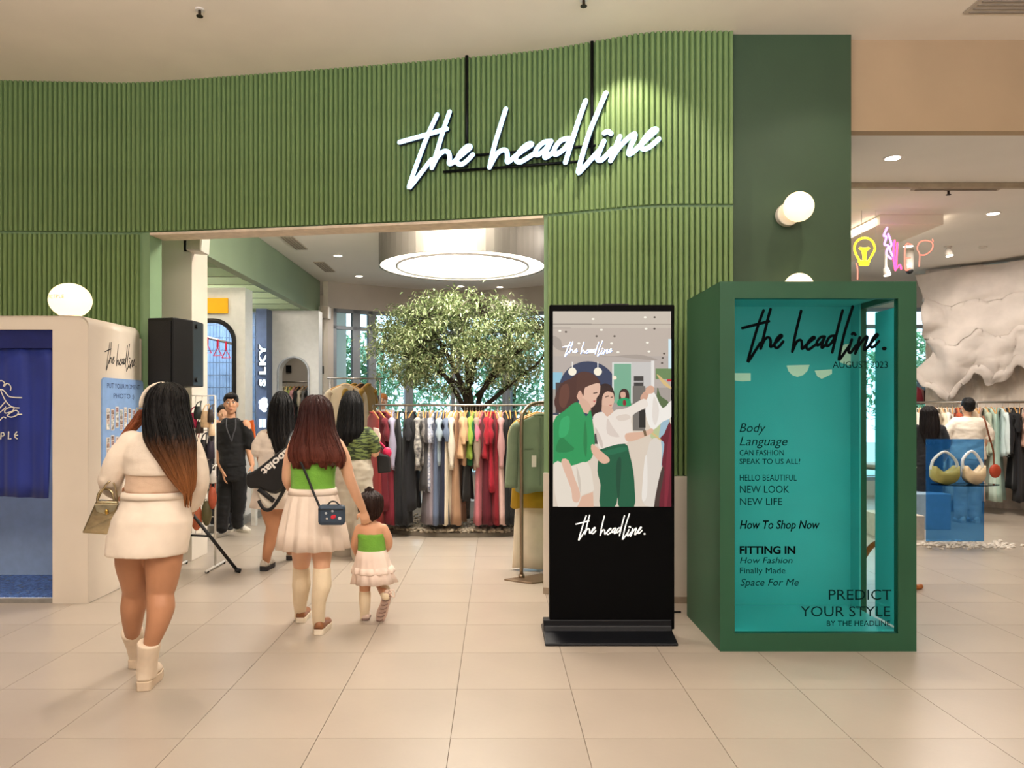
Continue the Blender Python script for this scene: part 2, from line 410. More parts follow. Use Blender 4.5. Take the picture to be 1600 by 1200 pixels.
for i, (a, b) in enumerate(zip(win_pts, win_pts[1:])):
    d = (b - a).normalized(); nn = Vector((-d.y, d.x, 0)); hw = .5 * (b - a).length
    if i == 0:
        mbw = MB(); backseg(mbw, [a, b], .25, 3.2); struct(mbw.build('wall_shop_rear_post', M_GREIGE), 'greige wall strip beside the rear windows'); continue
    w = MB(); c = (a + b) / 2
    w.obox(c - d*(hw - .035) + nn*.08 + Vector((0,0,1.725)), d*.035, nn*.05, (0,0,1.475))
    w.obox(c + d*(hw - .035) + nn*.08 + Vector((0,0,1.725)), d*.035, nn*.05, (0,0,1.475))
    for z in (.28, 2.88, 3.17): w.obox(c + nn*.08 + Vector((0,0,z)), d*hw, nn*.05, (0,0,.03))
    wo = w.build('window_%d' % (i), M_MULL); struct(wo, 'grey-framed floor-length rear window')
    MB().obox(c + nn*.08 + Vector((0,0,1.58)), d*(hw-.07), nn*.004, (0,0,1.27)).build('pane', M_PANE, wo)
    MB().obox(c + nn*.08 + Vector((0,0,3.025)), d*(hw-.07), nn*.004, (0,0,.115)).build('pane', M_PANE, wo)
# left closed-in corner behind the neighbouring small shop
struct(MB().box(-7.5, -2.9, 14.6, 14.75, 0, ZS).box(-2.95, -2.87, 13.0, 14.6, 0, ZS).build('wall_alcove', M_WHITE), 'white wall seen through the arch')

# ================================================================ outside
struct(MB().box(-20, 26, 14.9, 40, -.5, -.3).build('ground_outside', mat('pale_paving', (190, 200, 190), .8)), 'pale paving outside the windows')

# ================================================================ small shop on the left: beam, slats, portal, tiles, arch
M_BEAM = mat('beam_green', (138, 156, 128), .6, var=.03, scale=2)
pg = thing('pergola', 'sage green canopy beam with cross slats inside the entrance', 'pergola', (-3.1, 7.3, 3.06))
MB().box(-3.12, -3.0, 7.81, 12.98, 3.07, ZS - .004).build('fascia_beam', M_BEAM, pg, world=True, bevel=.004)
MB().box(-6.9, -3.0, 12.86, 12.98, 2.98, 3.068).build('end_beam', M_BEAM, pg, world=True)
for k in range(9):
    y = 7.95 + .6 * k
    MB().box(-6.9, -3.125, y, y + .07, 3.07, 3.19).build('slat', M_BEAM, pg, world=True)
for x in (-4.3, -5.6):
    MB().box(x, x + .06, 7.85, 12.85, 3.2, 3.28).build('rafter', M_BEAM, pg, world=True)
M_PORTAL = mat('portal_white', (228, 226, 222), .55, var=.03)
yp = 9.9; X0, X1 = -5.6, (383 - CX) / F * yp; xr = (366 - CX) / F * yp; zt = HC + (638 - 501) / F * yp; rc = .27; xl = -5.1; zb = .55
ol = [(xr, zb)] + [(xr, zt - rc)] + [(xr - rc + rc*math.cos(a), zt - rc + rc*math.sin(a)) for a in [R(v) for v in range(10, 91, 10)]]
ol += [(xl + rc - rc*math.sin(a), zt - rc + rc*math.cos(a)) for a in [R(v) for v in range(0, 91, 10)]] + [(xl, zb)]
pw = MB()
outer = [(X1, 0), (X1, 3.05), (X0, 3.05), (X0, 0)]
# portal wall as a concave outline: right post, top, left post, low sill
face = [(X1, 0), (X1, 3.05), (X0, 3.05), (X0, 0), (xl, 0)] + list(reversed(ol))[0:] + [(xr, 0)]
pw.prism([(x, yp, z) for x, z in face], (0, 0, 0), (0, .3, 0))
pw.box(xl, xr, yp, yp + .3, 0, zb)
po = pw.build('wall_portal', M_PORTAL); struct(po, 'white portal wall with a rounded black-framed opening')
fr = MB(); fr.tube([(x, yp - .01, z) for x, z in ol], [(.03, .035)] * len(ol), 4)
fr.build('black_frame', M_BLACK, po)
ys = HC + (638 - 478) / F * yp
tag(MB().box(-4.3, (357 - CX) / F * yp, yp - .03, yp - .004, HC + (638-490)/F*yp, HC + (638-466)/F*yp).build('yellow_sign_panel', mat('sign_yellow', (244, 178, 16), .6, var=.02, emit=.05), bevel=.004), 'blank yellow sign panel on the white portal wall', 'sign')
# blue tiles: narrow uprights in rows
M_BTILE = mat('blue_tile', (122, 152, 190), .25, var=.12, scale=5)
bw = MB().box(-7.5, -3.85, 12.24, 12.32, 0, 3.04).build('wall_tiled', mat('tile_joint', (168, 186, 206), .7)); struct(bw, 'pale blue tiled wall inside the small shop')
tl = MB(); z = .02
while z < 3.0:
    x = -6.2
    while x < -3.87:
        tl.box(x, x + .046, 12.225, 12.242, z, min(z + .19, 3.03)); x += .052
    z += .2
o = tl.build('tiles', M_BTILE, bw); o['kind'] = 'stuff'
# blade sign with upright letters
bs = thing('blade_sign', 'grey-blue upright sign with lit white letters reading sideways', 'sign', (-3.67, 11.95, 0))
M_BLADE = mat('blade_grey', (88, 104, 136), .5)
MB().box(-3.75, -3.585, 11.9, 12.2, 0, 3.04).build('panel', M_BLADE, bs, world=True)
M_LET = emis('letter_glow', (225, 244, 255), 1.6); M_LETS = mat('letter_side', (24, 34, 54), .5)
def sideword(ch, zc, size=.26):
    mb = MB(); text_mesh(mb, ch, (-3.585, 11.84, zc), (0, 0, 1), (-1, 0, 0), size, 'CENTER', bold=.012)
    sq = lambda vs: [(-3.585 + (x + 3.585)*.6, y, z) for x, y, z in vs]; mb.v = sq(mb.v); front = mb.v[:]; o = mb.build('letter', M_LET, bs, world=True)
    back = MB(); n = len(front)
    for dx, dy, in ((-.03, .02), (-.06, .05)):
        text_mesh(back, ch, (-3.585 + dx, 11.84 + dy, zc), (0, 0, 1), (-1, 0, 0), size, 'CENTER', bold=.016)
    back.v = sq(back.v); back.build('letter_side', M_LETS, bs, world=True)
zz = lambda py: HC + (638 - py) / F * 11.84
for ch, py in (('Y', 547), ('K', 564), ('L', 580), ('S', 598)): sideword(ch, zz(py), .22)
mb = MB()   # the little rounded figure mark and the bars under it
for px, py, r in ((413, 626, 5), (409, 629, 5), (414, 633, 5), (409, 636, 4.5), (413, 640, 4)): mb.ell(PX(px, py, 11.86), r/F*11.86, .01, r/F*11.86)
mb.build('round_mark', M_LET, bs, world=True)
mb = MB()
for px in (407, 413): mb.box(*(lambda a, b: (a.x, b.x, 11.85, 11.87, b.z, a.z))(PX(px-2, 655, 11.86), PX(px+2, 668, 11.86)))
mb.build('bar_mark', M_LET, bs, world=True)
# arch wall
yA = 12.3; xa0, xa1 = (417 - CX) / F * yA, (498 - CX) / F * yA; xc = (458.5 - CX) / F * yA; rw = 24 / F * yA; zs_ = HC + (638 - 558) / F * yA - rw
arch = [(xc + rw, 0), (xc + rw, zs_)] + [(xc + rw*math.cos(R(a)), zs_ + rw*math.sin(R(a))) for a in range(10, 180, 10)] + [(xc - rw, zs_), (xc - rw, 0)]
aw = MB(); aw.prism([(x, yA, z) for x, z in [(xa1, 0), (xa1, 3.06), (xa0, 3.06), (xa0, 0)] + list(reversed(arch))], (0, 0, 0), (0, .25, 0))
ao = aw.build('wall_arch', M_PORTAL); struct(ao, 'white wall with a tall round-headed archway')
MB().tube([(x, yA - .005, z) for x, z in arch], .018, 6).build('arch_trim', mat('arch_trim', (196, 200, 206), .4), ao, smooth=True)
# low grey step along the small shop, with clear glass on it
struct(MB().box(-3.42, -3.22, 9.0, 12.2, 0, .09).build('trim_5', mat('step_grey', (140, 138, 132), .5)), 'low grey step in front of the small shop')
# green tinted glass screen standing on the step
gs = MB().box(-3.33, -3.318, 9.75, 12.15, .092, 1.0).build('glass_screen', mat('milky_glass', (206, 212, 210), .2, var=.02))
tag(gs, 'low milky glass screen standing on the grey step', 'screen')
# ================================================================ hanging sign
sg = thing('script_sign', 'glowing white handwritten sign hung on two black poles before the facade', 'sign', (SIGN_A.x, SIGN_A.y, 3.3))
M_NEON = emis('sign_glow', (200, 238, 255), 1.35); M_SIGNB = mat('sign_back', (22, 34, 60), .5)
uw = U1 - U0; o0 = SIGN_A + SIGN_D * U0 + Vector((0, 0, Z0)); NF = SIGN_N * -1 if SIGN_N.y > 0 else SIGN_N
uxs = SIGN_D; uzs = Vector((0, 0, 1)); nside = uxs.cross(uzs)
fw = MB(); script(fw, o0, uxs, uzs, uw, Z1 - Z0, .0198, flat=.35, n=8, off=.012, k=6); fw.build('lit_letters', M_NEON, sg, smooth=True, world=True)
bk = MB(); script(bk, o0, uxs, uzs, uw, Z1 - Z0, .0222, flat=1.1, n=8, off=-.018, k=5); bk.build('letter_backs', M_SIGNB, sg, smooth=True, world=True)
for px, ytop in ((727, 85), (924, 62)):
    u, _ = _unproj(px, 200); p = SIGN_A + SIGN_D * u + nside * -.045
    MB().cyl((p.x, p.y, 3.45), (p.x, p.y, ZC), .014, 10).build('pole', M_DARKMET, sg, smooth=True, world=True)
for py0, py1 in ((240, 238), (262, 258)):
    u0, z0 = _unproj(690, py0 + 4); u1, z1 = _unproj(935, py1 - 18)
    a = SIGN_A + SIGN_D * u0 + nside * -.045; b = SIGN_A + SIGN_D * u1 + nside * -.045
    zc = z0
    MB().cyl((a.x, a.y, zc), (b.x, b.y, zc), .012, 8).build('rail', M_DARKMET, sg, smooth=True, world=True)

# ================================================================ globe lamps on the dark pier
def globe(px, py, label):
    c = PX(px, py, 5.73)
    t = thing('wall_globe_lamp', label, 'lamp', (c.x - .04, 5.86, c.z - .03), group='globe lamps on the dark green pier')
    MB().tube([(c.x - .045, 5.858, c.z - .035), (c.x - .045, 5.80, c.z - .035)], .088, 32).build('wall_plate', M_OFFW, t, world=True, bevel=.006)
    MB().cyl((c.x - .03, 5.82, c.z - .025), (c.x, 5.76, c.z), .03, 16).build('stem', M_OFFW, t, smooth=True, world=True)
    MB().ell(c, .112, .10, .112, 32, 20).build('globe', M_LAMP, t, smooth=True, world=True)
globe(1248, 323, 'round lit globe lamp high on the dark green pier')
globe(1248, 450, 'round globe lamp peeking over the top of the green display box')
globe(1248, 570, 'round globe lamp on the dark green pier behind the green display box')

# ================================================================ ring lamp over the tree
rl = thing('drum_ceiling_lamp', 'huge round brushed-metal drum ceiling lamp with bright white underside', 'lamp', (-.385, 8.8, 3.11))
def ringdisc(mb, r0, r1, z, c=(-.385, 8.8), n=64):
    a = [(c[0] + r0*math.cos(2*math.pi*i/n), c[1] + r0*math.sin(2*math.pi*i/n), z) for i in range(n)]
    b = [(c[0] + r1*math.cos(2*math.pi*i/n), c[1] + r1*math.sin(2*math.pi*i/n), z) for i in range(n)]
    mb.add(a + b, [(i, (i+1) % n, n + (i+1) % n, n + i) for i in range(n)])
d = MB(); d.zl([(-.385, 8.8, 3.11, .96, .96), (-.385, 8.8, ZS - .003, .96, .96)], 64, cap=False); ringdisc(d, .945, .96, 3.11)
d.build('drum', mat('drum_steel', (118, 112, 104), .45, .85, var=.12, scale=3, stretch=(2, 2, .2)), rl, smooth=False, world=True)
d = MB(); ringdisc(d, .765, .948, 3.122); d.build('outer_diffuser', emis('ring_glow', (255, 246, 232), 1.6), rl, world=True)
d = MB(); d.tube([(-.385 + .757*math.cos(2*math.pi*i/64), 8.8 + .757*math.sin(2*math.pi*i/64), 3.112) for i in range(64)], .012, 6, closed=True); d.build('divider_ring', mat('ring_grey', (150, 146, 140), .5), rl, smooth=True, world=True)
d = MB(); d.poly([(-.385 + .75*math.cos(2*math.pi*i/64), 8.8 + .75*math.sin(2*math.pi*i/64), 3.12) for i in range(64)]); d.build('inner_diffuser', emis('disc_glow', (255, 247, 235), 6.5), rl, world=True)

# ================================================================ recessed downlights, vents, sprinklers, ceiling speakers
def downlight(px, py, z, label, r=.055, power=0, grp='recessed shop downlights'):
    Y = (z - HC) * F / (638 - py); X = (px - CX) / F * Y
    t = thing('downlight', label, 'light', (X, Y, z), group=grp)
    MB().tube([(X, Y, z - .001), (X, Y, z - .008)], r * 1.25, 24).build('trim_ring', M_OFFW, t, world=True)
    MB().tube([(X, Y, z - .0085), (X, Y, z - .011)], r, 24).build('lens', M_DOWN, t, world=True)
    if power: spot((X, Y, z - .03), power, NEUT, 120, .6, .04)
downlight(528, 399, ZS, 'lit downlight between the two far ceiling vents and the drum lamp', power=55)
downlight(561, 431, ZS, 'lit downlight close to the greige rear wall band', power=55)
downlight(720, 447, ZS - .0, 'lit downlight just under the drum lamp edge, above the tree', power=40)
downlight(781, 448, ZS - .0, 'dim downlight above the tree, nearer the ribbed pier', power=40)
downlight(1395, 246, ZS, 'bright downlight beside the dark green pier', .06, power=50)
downlight(1552, 333, ZS, 'bright downlight above the pale rock wall', .06, power=120)
downlight(1419, 384, ZS, 'downlight behind the neon letters', .06, power=45)
M_VENT = mat('vent_grey', (186, 172, 154), .6, var=.05)
def vent(pxa, pya, pxb, pyb, z, w, label, along='y'):
    f = lambda px, py: ((px - CX) / F * ((z - HC) * F / (638 - py)), (z - HC) * F / (638 - py))
    (xa, ya), (xb, yb) = f(pxa, pya), f(pxb, pyb)
    t = thing('ceiling_vent', label, 'vent', ((xa+xb)/2, (ya+yb)/2, z), group='slotted ceiling vents')
    if along == 'y':
        xm = (xa + xb) / 2; MB().box(xm - w/2, xm + w/2, ya, yb, z - .012, z - .001).build('vent_frame', M_VENT, t, world=True)
        for k in range(4):
            x = xm - w/2 + w*(k + .5)/4; MB().box(x - .008, x + .008, ya + .03, yb - .03, z - .018, z - .012).build('slat', mat('vent_dark', (150, 138, 124), .6), t, world=True)
    else:
        ym = (ya + yb) / 2; MB().box(xa, xb, ym - w/2, ym + w/2, z - .012, z - .001).build('vent_frame', M_VENT, t, world=True)
        for k in range(4):
            y = ym - w/2 + w*(k + .5)/4; MB().box(xa + .03, xb - .03, y - .008, y + .008, z - .018, z - .012).build('slat', mat('vent_dark', (150, 138, 124), .6), t, world=True)
vent(449, 368, 470, 389, ZS, .16, 'slotted ceiling vent nearest the green canopy beam')
vent(498, 409, 516, 424, ZS, .16, 'slotted ceiling vent nearer the curved rear wall')
vent(1432, 291, 1570, 291, ZS, .22, 'long slotted ceiling vent above the pale rock wall', 'x')
vent(1518, 8, 1640, 8, ZC, .2, 'long slotted vent in the mall ceiling corner', 'x')
def sprinkler(px, py, z, label):
    Y = (z - HC) * F / (638 - py); X = (px - CX) / F * Y
    t = thing('sprinkler', label, 'sprinkler', (X, Y, z), group='ceiling sprinklers')
    MB().cyl((X, Y, z), (X, Y, z - .012), .032, 16).build('rose', M_OFFW, t, world=True)
    MB().cyl((X, Y, z - .012), (X, Y, z - .05), .011, 10).cyl((X, Y, z - .05), (X, Y, z - .056), .024, 12).build('head', mat('bronze_dark', (70, 60, 50), .4, .8), t, world=True)
sprinkler(312, 14, ZC, 'small dark sprinkler in the mall ceiling above the ribbed facade')
sprinkler(912, -2, ZC, 'small dark sprinkler at the picture top above the sign')
sprinkler(1482, 296, ZS, 'thin sprinkler hanging below the long vent')
# wall speakers
def wall_speaker(px0, py0, px1, py1, Y, label, k=1):
    a, b = PX(px0, py0, Y), PX(px1, py1, Y); w, h = b.x - a.x, a.z - b.z
    t = thing('wall_speaker', label, 'speaker', (a.x, Y, b.z))
    MB().box(a.x, a.x + w*.3, Y - .02, Y + .1, b.z + h*.12, a.z).build('bracket', M_OFFW, t, world=True, bevel=.01)
    MB().prism([(a.x + w*.34, Y - .16, b.z + h*.1), (b.x, Y - .2, b.z), (b.x + .01, Y - .2, a.z - h*.12), (a.x + w*.36, Y - .16, a.z)], (0, 0, 0), (0, .2, 0)).build('cabinet', M_OFFW, t, world=True, bevel=.008)
    MB().prism([(a.x + w*.42, Y - .183, b.z + h*.13), (b.x - .012, Y - .208, b.z + h*.07), (b.x - .006, Y - .208, a.z - h*.17), (a.x + w*.42, Y - .183, a.z - h*.06)], (0, 0, 0), (0, .012, 0)).build('grille', mat('grille_beige', (196, 182, 168), .8, bump=.3, bscale=300), t, world=True)
wall_speaker(287, 368, 327, 399, 7.42, 'white wall speaker bracketed to the white entrance pier')
wall_speaker(496, 479, 517, 500, 12.9, 'small white wall speaker at the far end of the green beam')
# dark wall switch and notice by the windows
tag(MB().box(*(lambda a, b: (a.x, b.x, 12.94, 12.99, b.z, a.z))(PX(499, 572, 12.97), PX(506, 584, 12.97))).build('wall_switch', M_BLACK, bevel=.004), 'small black wall switch between the arch and the windows', 'switch')

# ================================================================ photo booth
bt = thing('photo_booth', 'white rounded photo booth with a navy curtain and lit globe', 'photo booth', (-4.3, 6.2, 0))
M_BOOTH = mat('booth_shell', (224, 212, 196), .4, var=.03, scale=2, coat=.1)
bx0, bx1, by0, by1, bz1 = -5.6, -3.1, 5.79, 6.66, 2.18
ox1 = (82 - CX) / F * by0; oz1 = HC + (638 - 515) / F * by0; ox0 = -4.75
MB().prism([(bx1, by0, 0)] + [(bx1 - .09 + .09*math.cos(R(a)), by0, bz1 - .09 + .09*math.sin(R(a))) for a in range(0, 91, 15)] + [(bx0, by0, bz1), (bx0, by0, 0), (ox0, by0, 0), (ox0, by0, oz1), (ox1, by0, oz1), (ox1, by0, 0)], (0, 0, 0), (0, .06, 0)) \
  .box(bx1 - .05, bx1, by0 + .06, by1, 0, bz1 - .09).box(bx0, bx1 - .09, by0 + .06, by1, bz1 - .05, bz1).box(bx0, bx1 - .05, by1 - .04, by1, 0, bz1 - .05).build('inner_shell', M_BOOTH, bt, world=True)
# rounded outer skin on the corner
sk = MB(); rs = []; rr = .075
def rrect(x0, x1, z0, z1, y, r, n=6):
    return [(x1 - r + r*math.cos(R(90*k/n)), y, z1 - r + r*math.sin(R(90*k/n))) for k in range(n + 1)]
prof = []
for k in range(7):
    a = R(90 * k / 6); prof.append((by0 + rr - rr*math.sin(a) , rr*(1 - math.cos(a)) ))
sec = [(by0 - .004, 0.0)] if False else []
def corner_ring(inset, y):
    x1, z1 = bx1 + .006 - inset, bz1 + .006 - inset; r = max(.03, rr)
    return [(x1, y, .004)] + [(x1 - r + r*math.cos(R(90*k/8)), y, z1 - r + r*math.sin(R(90*k/8))) for k in range(9)] + [(bx0, y, z1)]
rings_ = [corner_ring(rr*(1 - math.sin(R(a))) * .55, by0 - .006 + rr*(1 - math.cos(R(90 - a))) * .55) for a in (15, 30, 45, 60, 75, 90)]
rings_.append(corner_ring(0, by1 - .05)); rings_.append(corner_ring(.025, by1 - .015)); rings_.append(corner_ring(.05, by1))
n = len(rings_[0]); sk.add([p for r in rings_ for p in r], [(i*n + j, i*n + j + 1, (i+1)*n + j + 1, (i+1)*n + j) for i in range(len(rings_) - 1) for j in range(n - 1)])
sk.build('outer_skin', M_BOOTH, bt, smooth=True, world=True)
MB().box(bx0, bx1 - .01, by0 + .005, by1, 0, .035).build('base_plate', mat('base_steel', (170, 166, 160), .4, .5), bt, world=True)
M_BINT = mat('booth_interior_blue', (168, 190, 220), .5, var=.04)
MB().box(ox0 - .1, ox1 + .25, by1 - .06, by1 - .042, .03, 2.0).box(ox1 + .2, ox1 + .215, by0 + .08, by1 - .06, .03, 2.0).build('interior_lining', M_BINT, bt, world=True)
ft = MB()   # small blue floor mosaic
for i in range(32):
    for j in range(16):
        x = ox0 + .02 + i*.044; y = by0 + .04 + j*.05
        if x < ox1 + .15: ft.box(x, x + .036, y, y + .042, .035, .041)
o = ft.build('floor_mosaic', mat('mosaic_blue', (92, 128, 196), .25, var=.3, scale=30), bt, world=True); o['kind'] = 'stuff'
MB().box(ox0 + .1, ox1 - .05, by0 + .35, by0 + .45, 2.0, 2.03).build('added_inner_light', emis('added_booth_glow', (235, 242, 255), 9), bt, world=True)  # glowing strip added to brighten the booth interior
MB().box(ox0, ox1 + .15, by0 + .02, by1 - .06, .03, .036).build('floor_pan', mat('mosaic_grout', (226, 232, 240), .6), bt, world=True)
M_NAVY = mat('navy_curtain', (26, 48, 140), .6, var=.12, scale=3, sheen=.2)
cz0 = HC + (638 - 778) / F * by0; cur = MB(); nx = 90; rs = []
for zi in range(13):
    z = oz1 - .13 - (oz1 - .13 - cz0) * zi / 12; row = []
    for i in range(nx + 1):
        x = ox0 + (ox1 - .015 - zi*.0022 - ox0) * i / nx; amp = .008 + .012 * zi / 12
        row.append((x, by0 + .035 + amp * math.sin(x*26 + .6*math.sin(x*9)) + amp*.4*math.sin(x*61), z + (.006*math.sin(x*13) if zi == 12 else 0)))
    rs.append(row)
cur.add([p for r in rs for p in r], [(i*(nx+1)+j, i*(nx+1)+j+1, (i+1)*(nx+1)+j+1, (i+1)*(nx+1)+j) for i in range(12) for j in range(nx)])
co = cur.build('curtain', M_NAVY, bt, smooth=True, world=True); sm = co.modifiers.new('thick', 'SOLIDIFY'); sm.thickness = .003
co['label'] = 'navy blue curtain with a white line drawing'
MB().box(ox0, ox1 - .004, by0 + .012, by0 + .05, oz1 - .14, oz1 - .002).build('pelmet', mat('navy_pelmet', (20, 32, 100), .6), bt, world=True)
M_LINE = mat('white_print', (232, 226, 210), .7, var=0)
lg = MB(); yl = by0 + .008
def cpx(*pts): return [PX(x / 8.57, 580 + y / 8.57, yl) for x, y in pts]
for s in [((-120,260),(-40,170),(0,130),(40,135),(60,165),(45,195),(65,195),(85,165),(120,175),(145,215),(140,255)),
          ((-160,330),(-90,270),(0,245),(50,260),(90,310),(125,340),(200,352),(290,355)), ((10,255),(30,310),(70,390),(120,450),(180,485),(255,492)),
          ((-200,640),(-100,600),(0,550),(60,500),(75,480)), ((-60,560),(0,490),(70,410)), ((60,530),(90,500),(150,480),(185,495),(170,530),(110,555),(70,560),(60,530)),
          ((95,590),(150,555),(210,525),(245,550),(225,590),(150,615),(100,600)), ((230,580),(290,578)), ((-40,680),(0,655),(40,615),(75,625))]:
    lg.tube(smoothpts(cpx(*s), 4), .0042, 6, flat=.3, normal=(0, 1, 0), round_ends=True)
lg.build('line_drawing', M_LINE, co, smooth=True, world=True)
lt = MB()
for s in [((10,905),(15,825),(45,825),(60,850),(40,868),(15,868)), ((115,815),(110,908),(145,905)), ((225,815),(195,850),(200,885),(230,905)), ((198,862),(235,858))]:
    lt.tube(cpx(*s), .0048, 6, flat=.3, normal=(0, 1, 0), round_ends=True)
    if s[0] != (225, 815): lt.build('letter', M_LINE, co, smooth=True, world=True); lt = MB()
for dx in (-95, -190, -285, -380):   # letters of the same word hidden past the frame edge
    s = {-95: ((0,825),(60,825),(30,825),(30,905)), -190: ((60,830),(20,830),(5,865),(20,900),(60,900)), -285: ((30,825),(30,905)), -380: ((10,905),(15,825),(45,825),(60,850),(40,868),(15,868))}[dx]
    lt = MB().tube(cpx(*[(x + dx, y) for x, y in s]), .0048, 6, flat=.3, normal=(0, 1, 0), round_ends=True); lt.build('letter', M_LINE, co, smooth=True, world=True)
# booth side: handwriting
def side(px, py, off=.0):   # point on the booth's side plane through a photo pixel
    Y = (bx1 + .008 + off) * F / (px - CX); return PX(px, py, Y)
a, b = side(164, 571), side(211, 571); c = side(164, 531)
hw = MB(); script(hw, (bx1 + .008, a.y, 1.79), (0, 1, 0), (0, 0, 1), b.y - a.y, .235, .0042, flat=.2, dot=True, n=6); hw.build('side_handwriting', M_BLACK, bt, smooth=True, world=True)
# globe on top
gc = Vector(((110 - CX) / F * 5.95, 5.95, 2.325))
gl = MB().ell(gc, .155, .15, .135, 40, 24); go = gl.build('globe', M_LAMP, bt, smooth=True, world=True)
MB().cyl((gc.x, gc.y, 2.182), (gc.x, gc.y, 2.2), .085, 32).build('globe_collar', M_OFFW, bt, world=True)
gt = MB(); text_mesh(gt, 'PICTPLE', (0, 0, 0), (1, 0, 0), (0, 0, 1), .042, 'CENTER')
gt.v = [tuple(gc + Vector((.158*math.sin(-.25 + x/.155), -.1525*math.cos(-.25 + x/.155), z - .004)).xyz) for x, y, z in gt.v]
gt.build('globe_lettering', mat('globe_ink', (150, 128, 96), .7, var=0), go, world=True)

# board with photo strips on the booth side
y0b, y1b = side(158, 600).y, side(222, 600).y; zb1, zb0 = 1.725, 1.0
pb = thing('photo_board', 'light blue board of small photo strips on the booth side', 'board', (bx1 + .01, (y0b + y1b)/2, zb0))
rb = .035; outl = []
for cy_, cz_, a0 in ((y1b - rb, zb1 - rb, 0), (y0b + rb, zb1 - rb, 90), (y0b + rb, zb0 + rb, 180), (y1b - rb, zb0 + rb, 270)):
    outl += [(bx1 + .0065, cy_ + rb*math.cos(R(a0 + 15*k)), cz_ + rb*math.sin(R(a0 + 15*k))) for k in range(7)]
MB().prism(outl, (0, 0, 0), (.012, 0, 0)).build('panel', mat('board_blue', (132, 166, 214), .45, var=.05), pb, world=True)
tt = MB(); text_mesh(tt, 'PUT YOUR MOMENT', (bx1 + .0188, (y0b + y1b)/2, 1.645), (0, 1, 0), (0, 0, 1), .055, 'CENTER', fit=(y1b-y0b)*.8)
text_mesh(tt, 'PHOTO :)', (bx1 + .0188, (y0b + y1b)/2, 1.565), (0, 1, 0), (0, 0, 1), .055, 'CENTER', fit=(y1b-y0b)*.5)
tt.build('lettering', mat('board_ink', (30, 48, 96), .6, var=0), pb, world=True)
stripc = [mat('strip_%d' % i, c, .4, var=.5, scale=40, col2=c2) for i, (c, c2) in enumerate([((225, 220, 210), (90, 70, 62)), ((60, 52, 50), (190, 150, 130)), ((206, 190, 176), (120, 60, 70)), ((236, 232, 226), (70, 92, 80))])]
rows = [(1.49, 8), (1.27, 6)]
for z1_, n_ in rows:
    for k in range(n_):
        y = y0b + .06 + k * (y1b - y0b - .12) / 8; jig = random.uniform(-.02, .02)
        so = MB().box(bx1 + .0186, bx1 + .0206, y, y + .05, z1_ - .17 + jig, z1_ + jig).build('photo_strip', M_OFFW, pb, world=True)
        for q in range(4):
            zq = z1_ + jig - .008 - q*.04; MB().box(bx1 + .0206, bx1 + .0212, y + .005, y + .045, zq - .034, zq).build('photo', stripc[(k + q) % 4], so, world=True)

# ================================================================ loudspeaker and tripod
sp = thing('loudspeaker', 'tall black loudspeaker on a tripod by the white pier', 'speaker', (-2.82, 6.75, 1.66))
a, b = PX(238, 499, 6.75), PX(304, 609, 6.75)
xm = a.x + (b.x - a.x) * .66
MB().prism([(a.x, 6.66, b.z + .02), (a.x, 6.66, a.z), (xm, 6.60, a.z), (xm, 6.60, b.z + .02)], (0, 0, 0), (0, .3, 0)).prism([(xm, 6.60, b.z + .02), (xm, 6.60, a.z), (b.x, 6.72, a.z - .012), (b.x, 6.72, b.z + .03)], (0, 0, 0), (0, .24, 0)).build('cabinet', M_BLACK, sp, world=True, bevel=.008)
MB().prism([(a.x + .02, 6.648, b.z + .05), (a.x + .02, 6.648, a.z - .03), (xm - .02, 6.592, a.z - .03), (xm - .02, 6.592, b.z + .05)], (0, 0, 0), (0, .012, 0)).build('grille', mat('speaker_grille', (24, 24, 25), .6, bump=.6, bscale=400), sp, world=True)
for z in (a.z - .06, b.z + .09): MB().cyl((b.x - .01, 6.79, z), (b.x + .015, 6.79, z), .022, 12).build('corner_cap', M_BLACK, sp, world=True)
MB().cyl((-2.82, 6.76, b.z - .06), (-2.82, 6.76, b.z + .02), .03, 16).build('pole_socket', M_BLACK, sp, world=True)
tr = thing('speaker_tripod', 'black tripod stand under the loudspeaker beside the bag stand', 'stand', (-2.82, 6.76, 0))
MB().cyl((-2.82, 6.76, .35), (-2.82, 6.76, b.z - .06), .019, 14).build('pole', M_DARKMET, tr, smooth=True, world=True)
MB().cyl((-2.82, 6.76, .62), (-2.82, 6.76, .72), .034, 14).build('collar', M_BLACK, tr, smooth=True, world=True)
for ang in (12, 135, 255):
    dx, dy = math.cos(R(ang)), math.sin(R(ang)); e = Vector((-2.82 + dx*.5, 6.76 + dy*.5, .02))
    lo = MB().tube([(-2.82 + dx*.03, 6.76 + dy*.03, .66), e], .016, 8).build('leg', M_BLACK, tr, smooth=True, world=True)
    MB().tube([e + Vector((-dx*.02, -dy*.02, .01)), e + Vector((dx*.03, dy*.03, -.004))], .021, 10).build('rubber_foot', M_BLACK, lo, smooth=True, world=True)
    MB().tube([(-2.82, 6.76, .36), (-2.82 + dx*.25, 6.76 + dy*.25, .34)], .009, 6).build('brace', M_DARKMET, tr, smooth=True, world=True)

